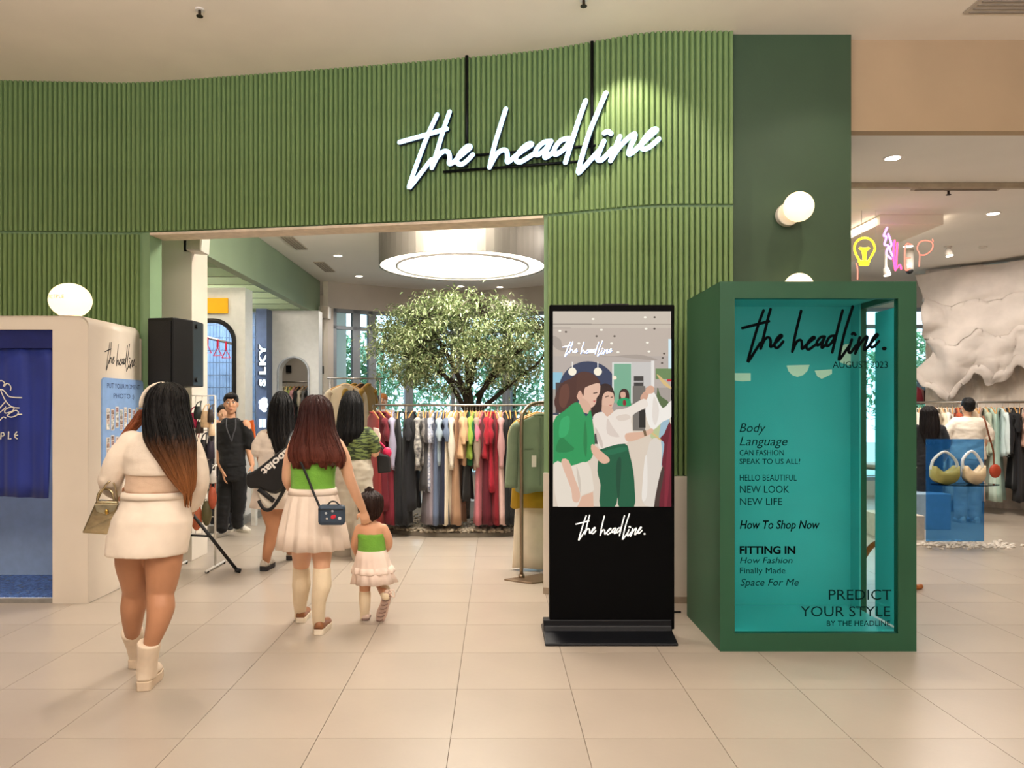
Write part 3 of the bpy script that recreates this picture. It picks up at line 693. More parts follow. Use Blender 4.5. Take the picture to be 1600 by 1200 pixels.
# ================================================================ kiosk
kx0, kx1, ky = (858.5 - CX)/F*4.93, (1054 - CX)/F*4.93, 4.93; kz1 = HC + (638 - 476)/F*4.93
kb = thing('digital_kiosk', 'black standing screen kiosk showing two shoppers on its display', 'kiosk', ((kx0+kx1)/2, ky, 0))
M_KIO = mat('kiosk_black', (6, 6, 7), .5, var=.04, spec=.06)
MB().box(kx0, kx1, ky, ky + .06, .05, kz1).build('cabinet', M_KIO, kb, world=True, bevel=.007)
MB().box((kx0+kx1)/2 - .06, (kx0+kx1)/2 + .11, ky + .01, ky + .04, kz1, kz1 + .008).build('sensor_bar', M_BLACK, kb, world=True)
bb0, bb1 = (852 - CX)/F*4.744, (1060 - CX)/F*4.744
bs_ = MB(); prof = [(4.744, 0), (4.744, .016), (4.80, .03), (4.90, .05), (4.925, .075), (4.925, .115), (5.0, .115), (5.02, .075), (5.05, .05), (5.14, .03), (5.19, .016), (5.19, 0)]
for x in ():
    pass
bs_.prism([(bb0, y, z) for y, z in prof], (0, 0, 0), (bb1 - bb0, 0, 0)); bs_.build('base', mat('kiosk_base', (14, 16, 22), .45, .3, var=.05), kb, world=True, bevel=.006)
sx0, sx1 = PX(864, 0, ky).x, PX(1048.5, 0, ky).x; sz1, sz0 = PX(0, 486.5, ky).z, PX(0, 791.5, ky).z
yf = ky - .0015
scr = MB().box(sx0, sx1, ky - .0015, ky + .002, sz0, sz1).build('screen', emis('scr_ceiling', (206, 194, 180), .84), kb, world=True)
scr.data.materials[0].node_tree.nodes['Principled BSDF'].inputs['Base Color'].default_value = (0, 0, 0, 1)
scr['label'] = 'lit screen showing two women looking at clothes'
_lay = [0]
def scr_mat(key, col, k):
    if key in MATS: return MATS[key]
    m = emis(key, col, k); m.node_tree.nodes['Principled BSDF'].inputs['Base Color'].default_value = (0, 0, 0, 1); return m
def pic(col, pts, sm=3, k=.84, name='picture_shape'):
    _lay[0] += 1; y = yf - .00012 * _lay[0]
    f = lambda x, yy: Vector((sx0 + (min(max(x, 15), 701) - 15)/686*(sx1 - sx0), y, sz0 + (1168 - min(max(yy, 22), 1168))/1146*(sz1 - sz0)))
    P3 = [Vector((x, yy, 0)) for x, yy in pts]
    if sm: P3 = smoothpts(P3, sm, True)
    key = 'scr_%d_%d_%d' % col
    return MB().poly([f(p.x, p.y) for p in P3]).build(name, scr_mat(key, col, k), scr, world=True, fix=False)
def pdisc(col, cx, cy, rx, ry=None, n=16): return pic(col, [(cx + rx*math.cos(2*math.pi*i/n), cy + (ry or rx)*math.sin(2*math.pi*i/n)) for i in range(n)], 0)
def prect(col, x0, y0, x1, y1): return pic(col, [(x0, y0), (x1, y0), (x1, y1), (x0, y1)], 0)
prect((196, 182, 170), 15, 120, 701, 290); prect((188, 176, 168), 15, 285, 701, 480); prect((170, 160, 152), 15, 470, 701, 640)
prect((224, 208, 190), 15, 620, 701, 1168); prect((150, 140, 130), 15, 94, 240, 99); prect((160, 148, 136), 240, 96, 701, 99); prect((150, 140, 130), 15, 118, 118, 122)
pic((172, 160, 150), [(15, 165), (60, 190), (90, 240), (300, 285), (500, 275), (610, 300), (600, 310), (400, 290), (90, 260), (15, 220)])
for c in ((248, 67), (550, 57), (296, 131), (555, 124), (563, 206), (355, 210), (55, 137), (392, 262), (572, 258), (165, 210)): pdisc((255, 250, 235), c[0], c[1], 9, 6, 10)
for c in ((605, 57), (604, 124), (90, 143), (268, 168), (372, 168), (660, 270), (652, 296), (648, 326)): pdisc((90, 80, 72), c[0], c[1], 7, 6, 8)
prect((150, 200, 220), 15, 380, 70, 480)
pdisc((50, 62, 92), 218, 485, 170, 170, 40); prect((70, 60, 62), 30, 440, 120, 620)
prect((226, 226, 220), 358, 322, 476, 560); prect((124, 178, 148), 368, 330, 468, 560); prect((206, 202, 198), 470, 320, 600, 470)
prect((118, 112, 106), 478, 460, 550, 722); prect((60, 58, 58), 484, 402, 540, 460); prect((180, 176, 172), 484, 430, 542, 440); prect((36, 34, 34), 515, 600, 552, 705)
pic((60, 32, 28), [(400, 500), (418, 478), (445, 482), (458, 515), (450, 560), (402, 555)]); pic((220, 170, 148), [(408, 498), (432, 496), (436, 522), (420, 538), (407, 522)])
pic((20, 160, 100), [(392, 545), (420, 530), (455, 535), (466, 560), (464, 580), (392, 575)]); pic((140, 30, 40), [(422, 545), (436, 545), (438, 572), (422, 572)])
prect((70, 66, 64), 255, 740, 290, 800); prect((60, 70, 90), 15, 618, 50, 630)
for cx_, cy_ in ((127, 376), (275, 376)): prect((240, 236, 230), cx_ - 3, 318, cx_ + 3, 352); pdisc((255, 246, 224), cx_, cy_, 24)
pdisc((255, 240, 214), 372, 412, 12); pdisc((240, 226, 204), 112, 452, 13)
prect((214, 240, 250), 684, 185, 701, 360); prect((110, 140, 90), 610, 358, 701, 420); prect((200, 40, 50), 676, 420, 701, 434)
pic((90, 110, 70), [(620, 470), (640, 520), (690, 560), (701, 640), (620, 640)])
prect((236, 232, 226), 584, 312, 602, 470)
pic((190, 200, 150), [(600, 690), (680, 640), (690, 700), (640, 790), (580, 760)]); pic((160, 190, 205), [(640, 680), (690, 650), (680, 800), (640, 940), (620, 900)])
pic((226, 216, 204), [(575, 790), (640, 780), (640, 950), (600, 1168), (530, 1130), (545, 980)]); pic((240, 232, 222), [(545, 900), (560, 880), (560, 1100), (530, 1120)])
pic((70, 52, 48), [(660, 950), (640, 960), (600, 1168), (640, 1168)]); pic((108, 22, 42), [(701, 690), (660, 740), (634, 772), (660, 800), (645, 920), (660, 960), (630, 1168), (701, 1168)]); pic((132, 34, 54), [(701, 700), (680, 800), (668, 960), (660, 1168), (675, 1168), (701, 850)])
pic((246, 240, 232), [(565, 505), (600, 495), (650, 590), (701, 545), (701, 640), (650, 670), (600, 715), (572, 690), (550, 610)]); pic((232, 222, 212), [(600, 520), (630, 600), (610, 690), (590, 640)])
pic((222, 190, 130), [(618, 398), (630, 398), (701, 468), (701, 480), (655, 452)], 2); pic((222, 190, 130), [(590, 730), (640, 772), (636, 780), (586, 740)], 2)
# woman in white on the screen
pic((48, 28, 26), [(262, 520), (280, 465), (315, 446), (352, 460), (372, 510), (362, 560), (300, 590), (275, 640), (238, 640), (232, 590)])
pic((228, 186, 162), [(305, 500), (335, 484), (362, 498), (370, 545), (358, 585), (335, 608), (305, 590), (294, 545)]); pic((222, 178, 154), [(300, 575), (350, 585), (365, 615), (330, 640), (300, 615)])
pic((54, 32, 30), [(300, 480), (350, 466), (366, 500), (330, 492), (302, 520), (296, 600), (282, 560)]); pic((90, 60, 52), [(318, 522), (338, 516), (338, 522), (318, 528)], 0); pic((90, 60, 52), [(348, 524), (362, 522), (362, 528), (348, 530)], 0); pic((190, 90, 84), [(338, 572), (356, 570), (350, 580)], 0)
pic((214, 166, 142), [(520, 530), (548, 490), (570, 500), (556, 545), (540, 570)])
pic((240, 228, 216), [(246, 640), (300, 612), (330, 640), (380, 600), (440, 590), (540, 535), (566, 570), (548, 590), (470, 640), (478, 735), (448, 790), (380, 810), (290, 835), (265, 740)])
pic((226, 210, 196), [(380, 640), (440, 625), (465, 645), (440, 660), (400, 665)]); pic((224, 208, 196), [(330, 650), (360, 700), (400, 760), (330, 740)]); pic((214, 198, 186), [(260, 700), (300, 780), (300, 826), (272, 770)])
pic((222, 174, 148), [(556, 470), (580, 458), (600, 468), (598, 498), (572, 506), (552, 498)]); pic((226, 182, 156), [(438, 738), (540, 728), (585, 708), (596, 728), (560, 752), (480, 782), (440, 782)]); pic((120, 96, 70), [(536, 722), (552, 720), (558, 752), (544, 754)], 0)
pic((12, 92, 62), [(282, 850), (300, 828), (430, 798), (458, 860), (480, 960), (488, 1060), (484, 1168), (398, 1168), (390, 1110), (372, 1168), (288, 1168), (290, 1040), (272, 960)]); pic((8, 72, 50), [(385, 900), (410, 890), (400, 1100), (388, 1110), (380, 1000)]); pic((24, 110, 76), [(300, 845), (430, 815), (440, 840), (310, 870)])
# woman in green on the screen
pic((78, 44, 38), [(120, 415), (175, 378), (240, 386), (286, 432), (280, 462), (230, 470), (180, 500), (150, 560), (90, 612), (40, 604), (22, 545), (60, 450)])
pic((232, 190, 166), [(220, 460), (284, 446), (284, 505), (268, 530), (262, 562), (240, 586), (205, 582), (160, 540), (158, 500)]); pic((222, 178, 154), [(180, 530), (230, 570), (225, 625), (160, 590)]); pdisc((226, 176, 152), 168, 514, 18, 26)
pic((84, 50, 42), [(160, 390), (230, 384), (284, 432), (240, 452), (200, 470), (190, 520), (170, 480), (150, 520)]); pic((70, 42, 36), [(248, 500), (272, 496), (272, 502), (248, 506)], 0); pic((200, 96, 92), [(244, 548), (264, 544), (256, 556)], 0)
pic((104, 62, 50), [(60, 470), (100, 450), (110, 520), (80, 590), (50, 560)])
pic((34, 152, 88), [(136, 560), (170, 566), (205, 640), (228, 600), (240, 640), (256, 780), (246, 860), (216, 902), (112, 930), (15, 915), (15, 676), (80, 606)]); pic((24, 128, 72), [(60, 760), (110, 800), (138, 830), (90, 850), (30, 840)]); pic((24, 126, 70), [(200, 660), (212, 760), (206, 880), (190, 800)]); pic((48, 170, 104), [(60, 660), (110, 640), (100, 740), (50, 760)])
pic((234, 222, 206), [(20, 912), (112, 930), (216, 908), (248, 1036), (246, 1076), (180, 1102), (152, 1168), (44, 1168)]); pic((214, 200, 184), [(150, 930), (172, 1000), (176, 1090), (160, 1030)])
pic((228, 186, 162), [(62, 905), (104, 896), (140, 1000), (172, 1090), (160, 1140), (128, 1130), (118, 1060)]); pic((230, 184, 158), [(242, 800), (300, 848), (340, 884), (336, 908), (296, 912), (240, 850)])
pic((226, 182, 156), [(156, 1168), (182, 1106), (246, 1080), (250, 1168)], 1)
_lay[0] += 1
sm_ = MB(); f = lambda x, y: Vector((sx0 + (x - 15)/686*(sx1-sx0), yf - .0002 - .00012*_lay[0], sz0 + (1168 - y)/1146*(sz1-sz0)))
a, b, c = f(70, 286), f(355, 286), f(70, 196)
s2 = MB(); script(s2, a + Vector((.002, .0001, -.002)), (1, 0, 0), (0, 0, 1), b.x - a.x, c.z - a.z, .0032, flat=.03, n=4); s2.build('picture_sign_shadow', emis('scr_blue', (90, 130, 190), .9), scr, world=True)
script(sm_, a + Vector((0, -.0004, 0)), (1, 0, 0), (0, 0, 1), b.x - a.x, c.z - a.z, .0026, flat=.03, n=4); sm_.build('picture_sign', emis('scr_white', (250, 252, 255), .9), scr, world=True)
kl = MB(); a, b, c = PX(900, 843, ky), PX(1003, 843, ky), PX(900, 803, ky)
script(kl, a + Vector((0, -.0012, 0)), (1, 0, 0), (0, 0, 1), b.x - a.x, c.z - a.z, .0042, flat=.1, dot=True); kl.build('kiosk_handwriting', mat('white_vinyl', (240, 240, 238), .4, var=0, emit=.5), kb, smooth=True, world=True)

# ================================================================ green display box
gx0, gx1, gy0, gy1, gz1 = 1.366, 2.564, 4.644, 5.447, 2.256
gb = thing('display_box', 'tall dark green box with teal inside and a lettered glass front', 'display box', ((gx0+gx1)/2, gy0, 0))
M_BOX = mat('box_green', (38, 84, 58), .5, var=.05, scale=3); M_TEAL = mat('box_teal', (76, 176, 172), .35, var=.05, scale=2)
wx0, wx1 = PX(1148, 0, gy0).x, PX(1403.5, 0, gy0).x; wz1, wz0 = PX(0, 466, gy0).z, PX(0, 990, gy0).z
MB().prism([(x, gy0, z) for x, z in ((gx0, 0), (gx0, gz1), (gx1, gz1), (gx1, 0))], (0, 0, 0), (0, .001, 0)) if False else None
fm = MB(); fm.box(gx0, wx0, gy0, gy0 + .05, 0, gz1).box(wx1, gx1, gy0, gy0 + .05, 0, gz1).box(wx0, wx1, gy0, gy0 + .05, wz1, gz1).box(wx0, wx1, gy0, gy0 + .05, 0, wz0); fm.build('front_frame', M_BOX, gb, world=True)
MB().box(gx0, gx0 + .04, gy0 + .05, gy1, 0, gz1).build('side_wall', M_BOX, gb, world=True)
MB().box(gx0 + .04, gx1 - .04, gy0 + .05, gy1, gz1 - .04, gz1).build('roof', M_BOX, gb, world=True)
MB().box(gx0 + .04, gx1, gy1 - .04, gy1, 0, gz1 - .04).build('back_wall', M_BOX, gb, world=True)
MB().box(gx0 + .04, gx1 - .04, gy0 + .05, gy1 - .04, 0, .09).build('floor_deck', M_TEAL, gb, world=True)
# right wall with its tall slot: back strip, head and foot rail, floating teal panel
MB().box(gx1 - .04, gx1, 5.27, gy1 - .04, 0, gz1).box(gx1 - .04, gx1, gy0 + .05, 5.27, 0, .06).box(gx1 - .04, gx1, gy0 + .05, 5.27, 2.17, gz1).build('slotted_wall', M_BOX, gb, world=True)
MB().box(gx1 - .052, gx1 - .041, 5.268, gy1 - .052, .09, gz1 - .04).build('slot_lining', M_TEAL, gb, world=True)
MB().box(gx1 - .06, gx1 - .01, gy0 + .06, 5.03, .115, 2.115).build('floating_panel', M_TEAL, gb, world=True)
MB().box(gx0 + .041, gx1 - .05, gy1 - .052, gy1 - .041, .09, gz1 - .04).build('back_lining', M_TEAL, gb, world=True)
MB().box(gx0 + .041, gx0 + .052, gy0 + .05, gy1 - .052, .09, gz1 - .04).build('side_lining', M_TEAL, gb, world=True)
MB().box(gx0 + .041, gx1 - .05, gy0 + .05, gy1 - .052, gz1 - .052, gz1 - .041).build('roof_lining', M_TEAL, gb, world=True)
for nm, bx in (('added_glow_strip', (wx0 - .03, wx0 - .012, wz0, wz1)), ('added_glow_strip', (wx1 + .012, wx1 + .03, wz0, wz1))):  # glowing bars added behind the frame to brighten the teal inside
    MB().box(bx[0], bx[1], gy0 + .055, gy0 + .07, bx[2], bx[3]).build(nm, emis('added_glow_white', (220, 250, 248), 7), gb, world=True)
MB().box(wx0, wx1, gy0 + .055, gy0 + .07, wz1 + .02, wz1 + .04).build('added_glow_strip', emis('added_glow_white', (220, 250, 248), 7), gb, world=True)
M_BGL = tinted_glass('box_glass', (228, 248, 248), rough=.01)
glz = MB().box(wx0, wx1, gy0 + .012, gy0 + .018, wz0, wz1).build('glass_front', M_BGL, gb, world=True)
M_INK = mat('vinyl_black', (4, 8, 10), .9, var=0, spec=.05); M_INK2 = mat('vinyl_dark_teal', (8, 34, 34), .9, var=0, spec=.05)
yg = gy0 + .0115
hb = MB(); a, b, c = PX(1160, 563, yg), PX(1381, 563, yg), PX(1160, 479, yg)
script(hb, a, (1, 0, 0), (0, 0, 1), (b.x - a.x) * .965, c.z - a.z, .0088, flat=.05, dot=True, n=8); hb.build('glass_handwriting', M_INK, glz, smooth=True, world=True)
def gtext(s, px, py, h, w, m=M_INK, shear=0, bold=0, align='LEFT'):
    """px,py: baseline left in the photo; h cap height px; w width px"""
    mb = MB(); k = yg / F
    o = PX(px, py, yg)
    text_mesh(mb, s, o, (1, 0, 0), (0, 0, 1), h * k / .70, 'LEFT', shear, bold, .0004, fit=w * k)
    mb.build('glass_lettering', m, glz, world=True)
gtext('AUGUST 2023', 1301, 575, 10.5, 86); gtext('Body', 1154, 675, 14, 41, M_INK2, .28); gtext('Language', 1154, 696, 14, 75, M_INK2, .28)
gtext('CAN FASHION', 1155, 711.5, 8.5, 69, M_INK); gtext('SPEAK TO US ALL?', 1155, 725, 8.5, 95, M_INK)
gtext('HELLO BEAUTIFUL', 1155, 751, 9.5, 89, M_INK2); gtext('NEW LOOK', 1155, 770, 11.5, 77, M_INK2); gtext('NEW LIFE', 1155, 789, 11, 66, M_INK2)
gtext('How To Shop Now', 1155, 826, 13, 125, M_INK, .22, .0012); gtext('FITTING IN', 1155, 865, 11.5, 87, M_INK, 0, .0022)
gtext('How Fashion', 1155, 880, 9.5, 82, M_INK2, .2); gtext('Finally Made', 1155, 896, 9.5, 71, M_INK2); gtext('Space For Me', 1156, 915, 11, 91, M_INK2, .25)
gtext('PREDICT', 1293, 937, 16, 98, M_INK2); gtext('YOUR STYLE', 1251, 963, 16, 140, M_INK2); gtext('BY THE HEADLINE', 1291, 978, 8.5, 99, M_INK)
# pale half-round patches: lamp glow painted on the teal back wall
M_LGLOW = mat('painted_lamp_glow', (238, 216, 186), .5, var=.02, emit=.15)
def glow_patch(pts):
    yb = gy1 - .0545; MB().prism([PX(x, y, yb) for x, y in pts], (0, 0, 0), (0, .002, 0)).build('painted_lamp_glow', M_LGLOW, gb, world=True)
glow_patch([(1229, 571), (1265, 570), (1262, 579), (1255, 586), (1246, 589), (1238, 586), (1232, 580)]); glow_patch([(1146, 583), (1173, 583), (1173, 595), (1160, 596), (1146, 594)])
glow_patch([(1273, 579), (1300, 577), (1300, 584), (1292, 588), (1284, 592), (1277, 588)])
glow_patch([(1312, 545), (1320, 538), (1335, 536), (1345, 540), (1345, 565), (1330, 572), (1312, 566)])
# power cable from the kiosk towards the box
tag(MB().tube(smoothpts([(kx1 - .1, 5.22, .008), (kx1 + .05, 5.4, .008), (1.2, 5.5, .008), (1.34, 5.52, .008)], 6), .007, 6).build('power_cable', M_BLACK, smooth=True), 'thin black cable on the floor between kiosk and green box', 'cable')

# ================================================================ bentwood stand behind the box
ws = thing('wooden_stand', 'curved orange-brown wooden stand behind the green display box', 'stand', (3.1, 6.05, 0))
M_WOOD = mat('bent_wood', (176, 104, 48), .4, var=.15, scale=6, stretch=(4, 4, .6))
cx_, cy_ = 3.12, 6.08
MB().zl([(cx_, cy_, .25, .03, .03), (cx_, cy_, .5, .05, .05), (cx_, cy_, .62, .035, .035), (cx_, cy_, .8, .045, .045), (cx_, cy_, .86, .02, .02), (cx_, cy_, 1.0, .018, .018)], 20).build('turned_post', M_WOOD, ws, smooth=True, world=True)
for ang in (-95, 25, 145):
    dx, dy = math.cos(R(ang)), math.sin(R(ang))
    MB().tube(smoothpts([(cx_ + dx*.03, cy_ + dy*.03, .42), (cx_ + dx*.12, cy_ + dy*.12, .36), (cx_ + dx*.24, cy_ + dy*.24, .14), (cx_ + dx*.33, cy_ + dy*.33, .03), (cx_ + dx*.40, cy_ + dy*.40, .022)], 5), .022, 8, round_ends=True).build('curved_leg', M_WOOD, ws, smooth=True, world=True)
MB().zl([(cx_, cy_, 1.0, .2, .2), (cx_, cy_, 1.02, .21, .21), (cx_, cy_, 1.04, .2, .2)], 40).build('round_top', mat('marble_top', (214, 200, 184), .3, var=.1, scale=12), ws, world=True)

# ================================================================ right part of the shop
db = MB().box(4.29, 5.0, 8.51, 12.6, ZS - .11, ZS - .002).build('ceiling_box', M_CEIL); tag(db, 'dropped beige ceiling box above the neon shapes', 'ceiling box')
ns = thing('neon_bulb_sign', 'yellow neon light bulb hanging above the green display box', 'neon sign', (4.35, 8.35, 2.9))
kz = lambda x, y: PX(1300 + x/5, 260 + y/5, 8.35)
M_NY = emis('neon_yellow', (255, 226, 30), 5.0); M_NP = emis('neon_pink', (255, 60, 110), 4.5); M_NV = emis('neon_violet', (190, 110, 255), 5.0); M_NO = emis('neon_coral', (255, 130, 110), 1.6)
def neon(par, name, m, *strokes, r=.011):
    mb = MB()
    for s in strokes: mb.tube(smoothpts([kz(*p) for p in s], 5), r, 6, round_ends=True)
    mb.build(name, m, par, smooth=True, world=True)
neon(ns, 'bulb_outline', M_NY, ((212, 730), (185, 680), (175, 630), (200, 580), (255, 558), (310, 580), (335, 640), (315, 690), (292, 730)))
neon(ns, 'filament', M_NY, ((220, 640), (240, 650), (250, 720)), ((285, 640), (265, 650), (258, 720)), ((225, 645), (280, 645)), r=.014)
neon(ns, 'bulb_base', M_NY, ((215, 745), (285, 745)), ((222, 765), (278, 765)), r=.016)
for x in (340, 232): MB().cyl(kz(x, 560), Vector((kz(x, 560).x, 8.35, ZS)), .003, 5).build('hanging_wire', M_OFFW, ns, world=True)
n2 = thing('neon_lightning_sign', 'violet neon zigzag beside the yellow bulb', 'neon sign', (4.9, 8.35, 2.9))
neon(n2, 'zigzag', M_NV, ((430, 480), (405, 540), (425, 550), (410, 610), (440, 620), (425, 680), (460, 720)), ((440, 530), (465, 610), (450, 640), (475, 700)))
n3 = thing('neon_bar_sign', 'hot pink upright neon strokes beside the violet zigzag', 'neon sign', (5.05, 8.35, 2.9))
neon(n3, 'strokes', M_NP, ((490, 580), (480, 700), (495, 810)), ((510, 600), (505, 700), (500, 800)), ((500, 800), (530, 770), (540, 800)))
n4 = thing('neon_letters_sign', 'pale coral neon letters E and P', 'neon sign', (5.4, 8.35, 2.9))
neon(n4, 'letter_e', M_NO, ((620, 612), (575, 618), (572, 800), (610, 795)), ((575, 720), (612, 715)), r=.008)
neon(n4, 'letter_p', M_NO, ((680, 780), (685, 690), (665, 640), (690, 590), (740, 580), (785, 600), (780, 650), (730, 690), (690, 692)), ((785, 570), (790, 585)), r=.006)
neon(n4, 'tail_stroke', M_NO, ((190, 760), (200, 800), (200, 880)), r=.007)
def shade_lamp(px, py, label):
    Y = 10.2; c = PX(px, py, Y); t = thing('track_spotlight', label, 'light', (c.x, Y, ZS), group='white ceiling spotlights by the rock wall')
    MB().cyl((c.x, Y, ZS - .002), (c.x, Y, ZS - .02), .05, 16).build('rose', M_OFFW, t, world=True)
    MB().cyl((c.x, Y, ZS - .02), (c.x, Y, c.z + .08), .018, 8).build('arm', M_OFFW, t, world=True)
    MB().cyl((c.x, Y, c.z + .09), (c.x + .01, Y - .02, c.z), .035, 14, .05).build('head', M_OFFW, t, smooth=True, world=True)
    MB().cyl((c.x + .01, Y - .02, c.z - .001), (c.x + .0105, Y - .021, c.z - .006), .042, 14).build('lens', M_DOWN, t, world=True)
    spot((c.x + .012, Y - .022, c.z - .03), 20, NEUT, 100, .6, .03, (c.x + 1.2, 11.2, 1.9))
shade_lamp(1481, 400, 'white ceiling spotlight between the neon letters and the rock wall'); shade_lamp(1536, 383, 'white ceiling spotlight touching the rock wall top'); shade_lamp(1384, 430, 'white ceiling spotlight under the violet neon zigzag')
cm = thing('dome_camera', 'small black dome camera under the coral neon letters', 'camera', tuple(PX(1421, 424, 10.4)))
c = PX(1421, 424, 10.4); MB().cyl((c.x, c.y, ZS), (c.x, c.y, c.z + .02), .055, 16).build('housing', M_OFFW, cm, smooth=True, world=True); MB().ell((c.x, c.y, c.z + .01), .048, .048, .048).build('dome', M_BLACK, cm, smooth=True, world=True)

# rock wall
M_ROCK = mat('pale_rock', (216, 205, 197), .85, var=.1, scale=2.5, bump=.4, bscale=14)
rk = MB(); nu, nv = 130, 100; top = []
def rockpt(u, v):
    px = 1438 + u * 260; Y = 11.75 - 1.5 * u
    ztop = ZS - .075; tb = [(0, 1.98), (.06, 1.8), (.17, 1.6), (.26, 1.85), (.33, 2.02), (.45, 1.84), (.52, 1.9), (.6, 2.12), (.8, 1.9), (1, 2.05)]
    k_ = next(i for i in range(len(tb) - 1) if u <= tb[i+1][0] + 1e-9); (u0, z0), (u1, z1) = tb[k_], tb[k_+1]; w_ = (u - u0)/(u1 - u0); zb = z0 + (z1 - z0)*w_*w_*(3 - 2*w_) + .05*noise.noise(Vector((u*22, 1, 1)))
    z = ztop + (zb - ztop) * v
    X = (px - CX) / F * Y
    if u < .14: X += (.10 * math.sin(v*9 + .5) + .16 * noise.noise(Vector((v*4.5, 7.7, 1)))) * (1 - u/.14)
    q = Vector((X*1.1, z*1.3, 2.2)); d = .22 * noise.fractal(q, 1.0, 2.0, 3) + .10 * abs(noise.noise(q*1.5)) + .25*math.sin(min(v, 1)*math.pi)*.6
    d += .16 * noise.voronoi(q*1.15)[0][0] + .07 * noise.voronoi(q*2.6)[0][0]
    tiers = .22 * (math.floor(v*3.2 + .25*noise.noise(q*.8)) / 3)
    return (X, Y - d - tiers*.6 + .25, z)
rs = [[rockpt(i/nu, j/nv) for i in range(nu + 1)] for j in range(nv + 1)]
rk.add([p for r in rs for p in r], [(j*(nu+1)+i, j*(nu+1)+i+1, (j+1)*(nu+1)+i+1, (j+1)*(nu+1)+i) for j in range(nv) for i in range(nu)])
ro = rk.build('rock_relief', M_ROCK, smooth=True); tag(ro, 'pale sculpted rock relief hanging over the far clothes rail', 'rock relief')
md = ro.modifiers.new('thick', 'SOLIDIFY'); md.thickness = .06; md.offset = 1 if False else -1
a, b = PX(1446, 600, 11.95), PX(1800, 600, 10.2)
wr = MB(); dd = (b - a).normalized(); nn = Vector((-dd.y, dd.x, 0)); nu = 110; nv = 50
pts = [[a + (b - a) * (i/nu) + Vector((0, 0, -a.z + ZS*j/nv)) - nn * (.05 * noise.fractal(Vector((i*.33, j*.33, 5)), 1, 2, 4)) for i in range(nu+1)] for j in range(nv+1)]
wr.add([p for r in pts for p in r], [(j*(nu+1)+i, j*(nu+1)+i+1, (j+1)*(nu+1)+i+1, (j+1)*(nu+1)+i) for j in range(nv) for i in range(nu)])
struct(wr.build('wall_plaster', mat('rough_plaster', (226, 212, 198), .9, var=.06, scale=6, bump=.9, bscale=22), smooth=True), 'rough white plaster wall under the rock relief')

# blue acrylic display with two bags
pd = thing('acrylic_display', 'clear blue acrylic panel with a thin shelf on a white pebble base', 'display stand', (5.0, 8.32, 0))
a, b = PX(1447, 686, 8.32), PX(1537, 849, 8.32)
MB().box(a.x, b.x, 8.315, 8.325, .03, a.z).build('blue_panel', tinted_glass('blue_acrylic', (170, 214, 244), rough=.03, milk=.22, mcol=(70, 150, 220)), pd, world=True)
sc_ = PX(1503, 758, 8.12)
MB().tube([(sc_.x + .05, 8.15, sc_.z), (sc_.x + .05, 8.15, sc_.z + .008)], [(.36, .16)] * 2, 40, normal=(0, 1, 0)).build('shelf', tinted_glass('shelf_glass', (90, 130, 150)), pd, world=True)
pm = MB()
for k in range(260):
    x = random.gauss((a.x + b.x)/2 + .05, .32); y = random.gauss(8.25, .12); r = random.uniform(.012, .03)
    if abs(x - (a.x+b.x)/2 - .05) < .62 and abs(y - 8.25) < .28: pm.ell((x, y, r*.4), r, r*random.uniform(.6, 1), r*.55, 6, 4)
o = pm.build('pebbles', mat('white_pebbles', (228, 218, 206), .6, var=.15), pd, world=True); o['kind'] = 'stuff'
def shoulder_bag(px0, px1, py0, py1, Y, col, hcol, label, lean=0):
    a, b = PX(px0, py0, Y), PX(px1, py1, Y); w = b.x - a.x; h = a.z - b.z; cx = (a.x + b.x)/2; t = thing('shoulder_bag', label, 'bag', (cx, Y, b.z), group='bags on the blue acrylic display')
    m = mat('leather_' + '_'.join(map(str, col)), col, .5, var=.05); mb = MB(); zt = b.z + h*.46; n = 16; rs = []
    outer = [(cx + w/2*math.cos(tt), b.z + h*.3 + h*.3*math.sin(tt)) for tt in [math.pi + math.pi*i/n for i in range(n + 1)]]
    for k, (yy, s) in enumerate(((-.055, .8), (-.04, .96), (0, 1), (.04, .96), (.055, .8))):
        ring = [(cx + (x - cx)*s, Y + yy, b.z + .004 + (max(z - b.z, 0))*(.94 if s < .9 else 1)) for x, z in outer]
        ring += [(cx + w/2*s*math.cos(tt), Y + yy, b.z + h*.3 + h*(.22*abs(math.cos(tt))**1.5 + .06)*1.0) for tt in [math.pi*i/n for i in range(1, n)]]
        rs.append(ring)
    mb.rings(rs); mb.build('body', m, t, smooth=True, world=True)
    MB().tube(smoothpts([(cx - w*.47, Y, zt), (cx - w*.40 + lean, Y, b.z + h*.75), (cx + lean, Y, a.z), (cx + w*.38 + lean, Y, b.z + h*.75), (cx + w*.46, Y, zt)], 6), [(.014, .02)] * 25, 8).build('handle', mat('leather_h_' + '_'.join(map(str, hcol)), hcol, .45, var=.05), t, smooth=True, world=True)
shoulder_bag(1454, 1498, 706, 757, 8.14, (150, 146, 84), (196, 204, 206), 'olive shoulder bag with pale strap on the blue display')
shoulder_bag(1504, 1538, 705, 757, 8.14, (226, 202, 164), (222, 226, 230), 'cream shoulder bag with pale strap on the blue display', -.02)
# low plinths by the display
pl = MB().box(*(lambda a, b: (a.x - .4, b.x, 8.6, 9.1, 0, a.z))(PX(1436, 806, 8.6), PX(1445, 850, 8.6))).build('plinth', mat('plinth_beige', (206, 190, 170), .6), bevel=.006); tag(pl, 'low beige plinth between the green box and the blue display', 'plinth')
p2 = MB().box(*(lambda a, b: (a.x, b.x, 9.3, 9.8, 0, a.z))(PX(1420, 772, 9.3), PX(1486, 830, 9.3))).build('plinth', mat('plinth_blue', (150, 176, 196), .5), bevel=.006); tag(p2, 'pale blue plinth seen behind the blue acrylic panel', 'plinth')
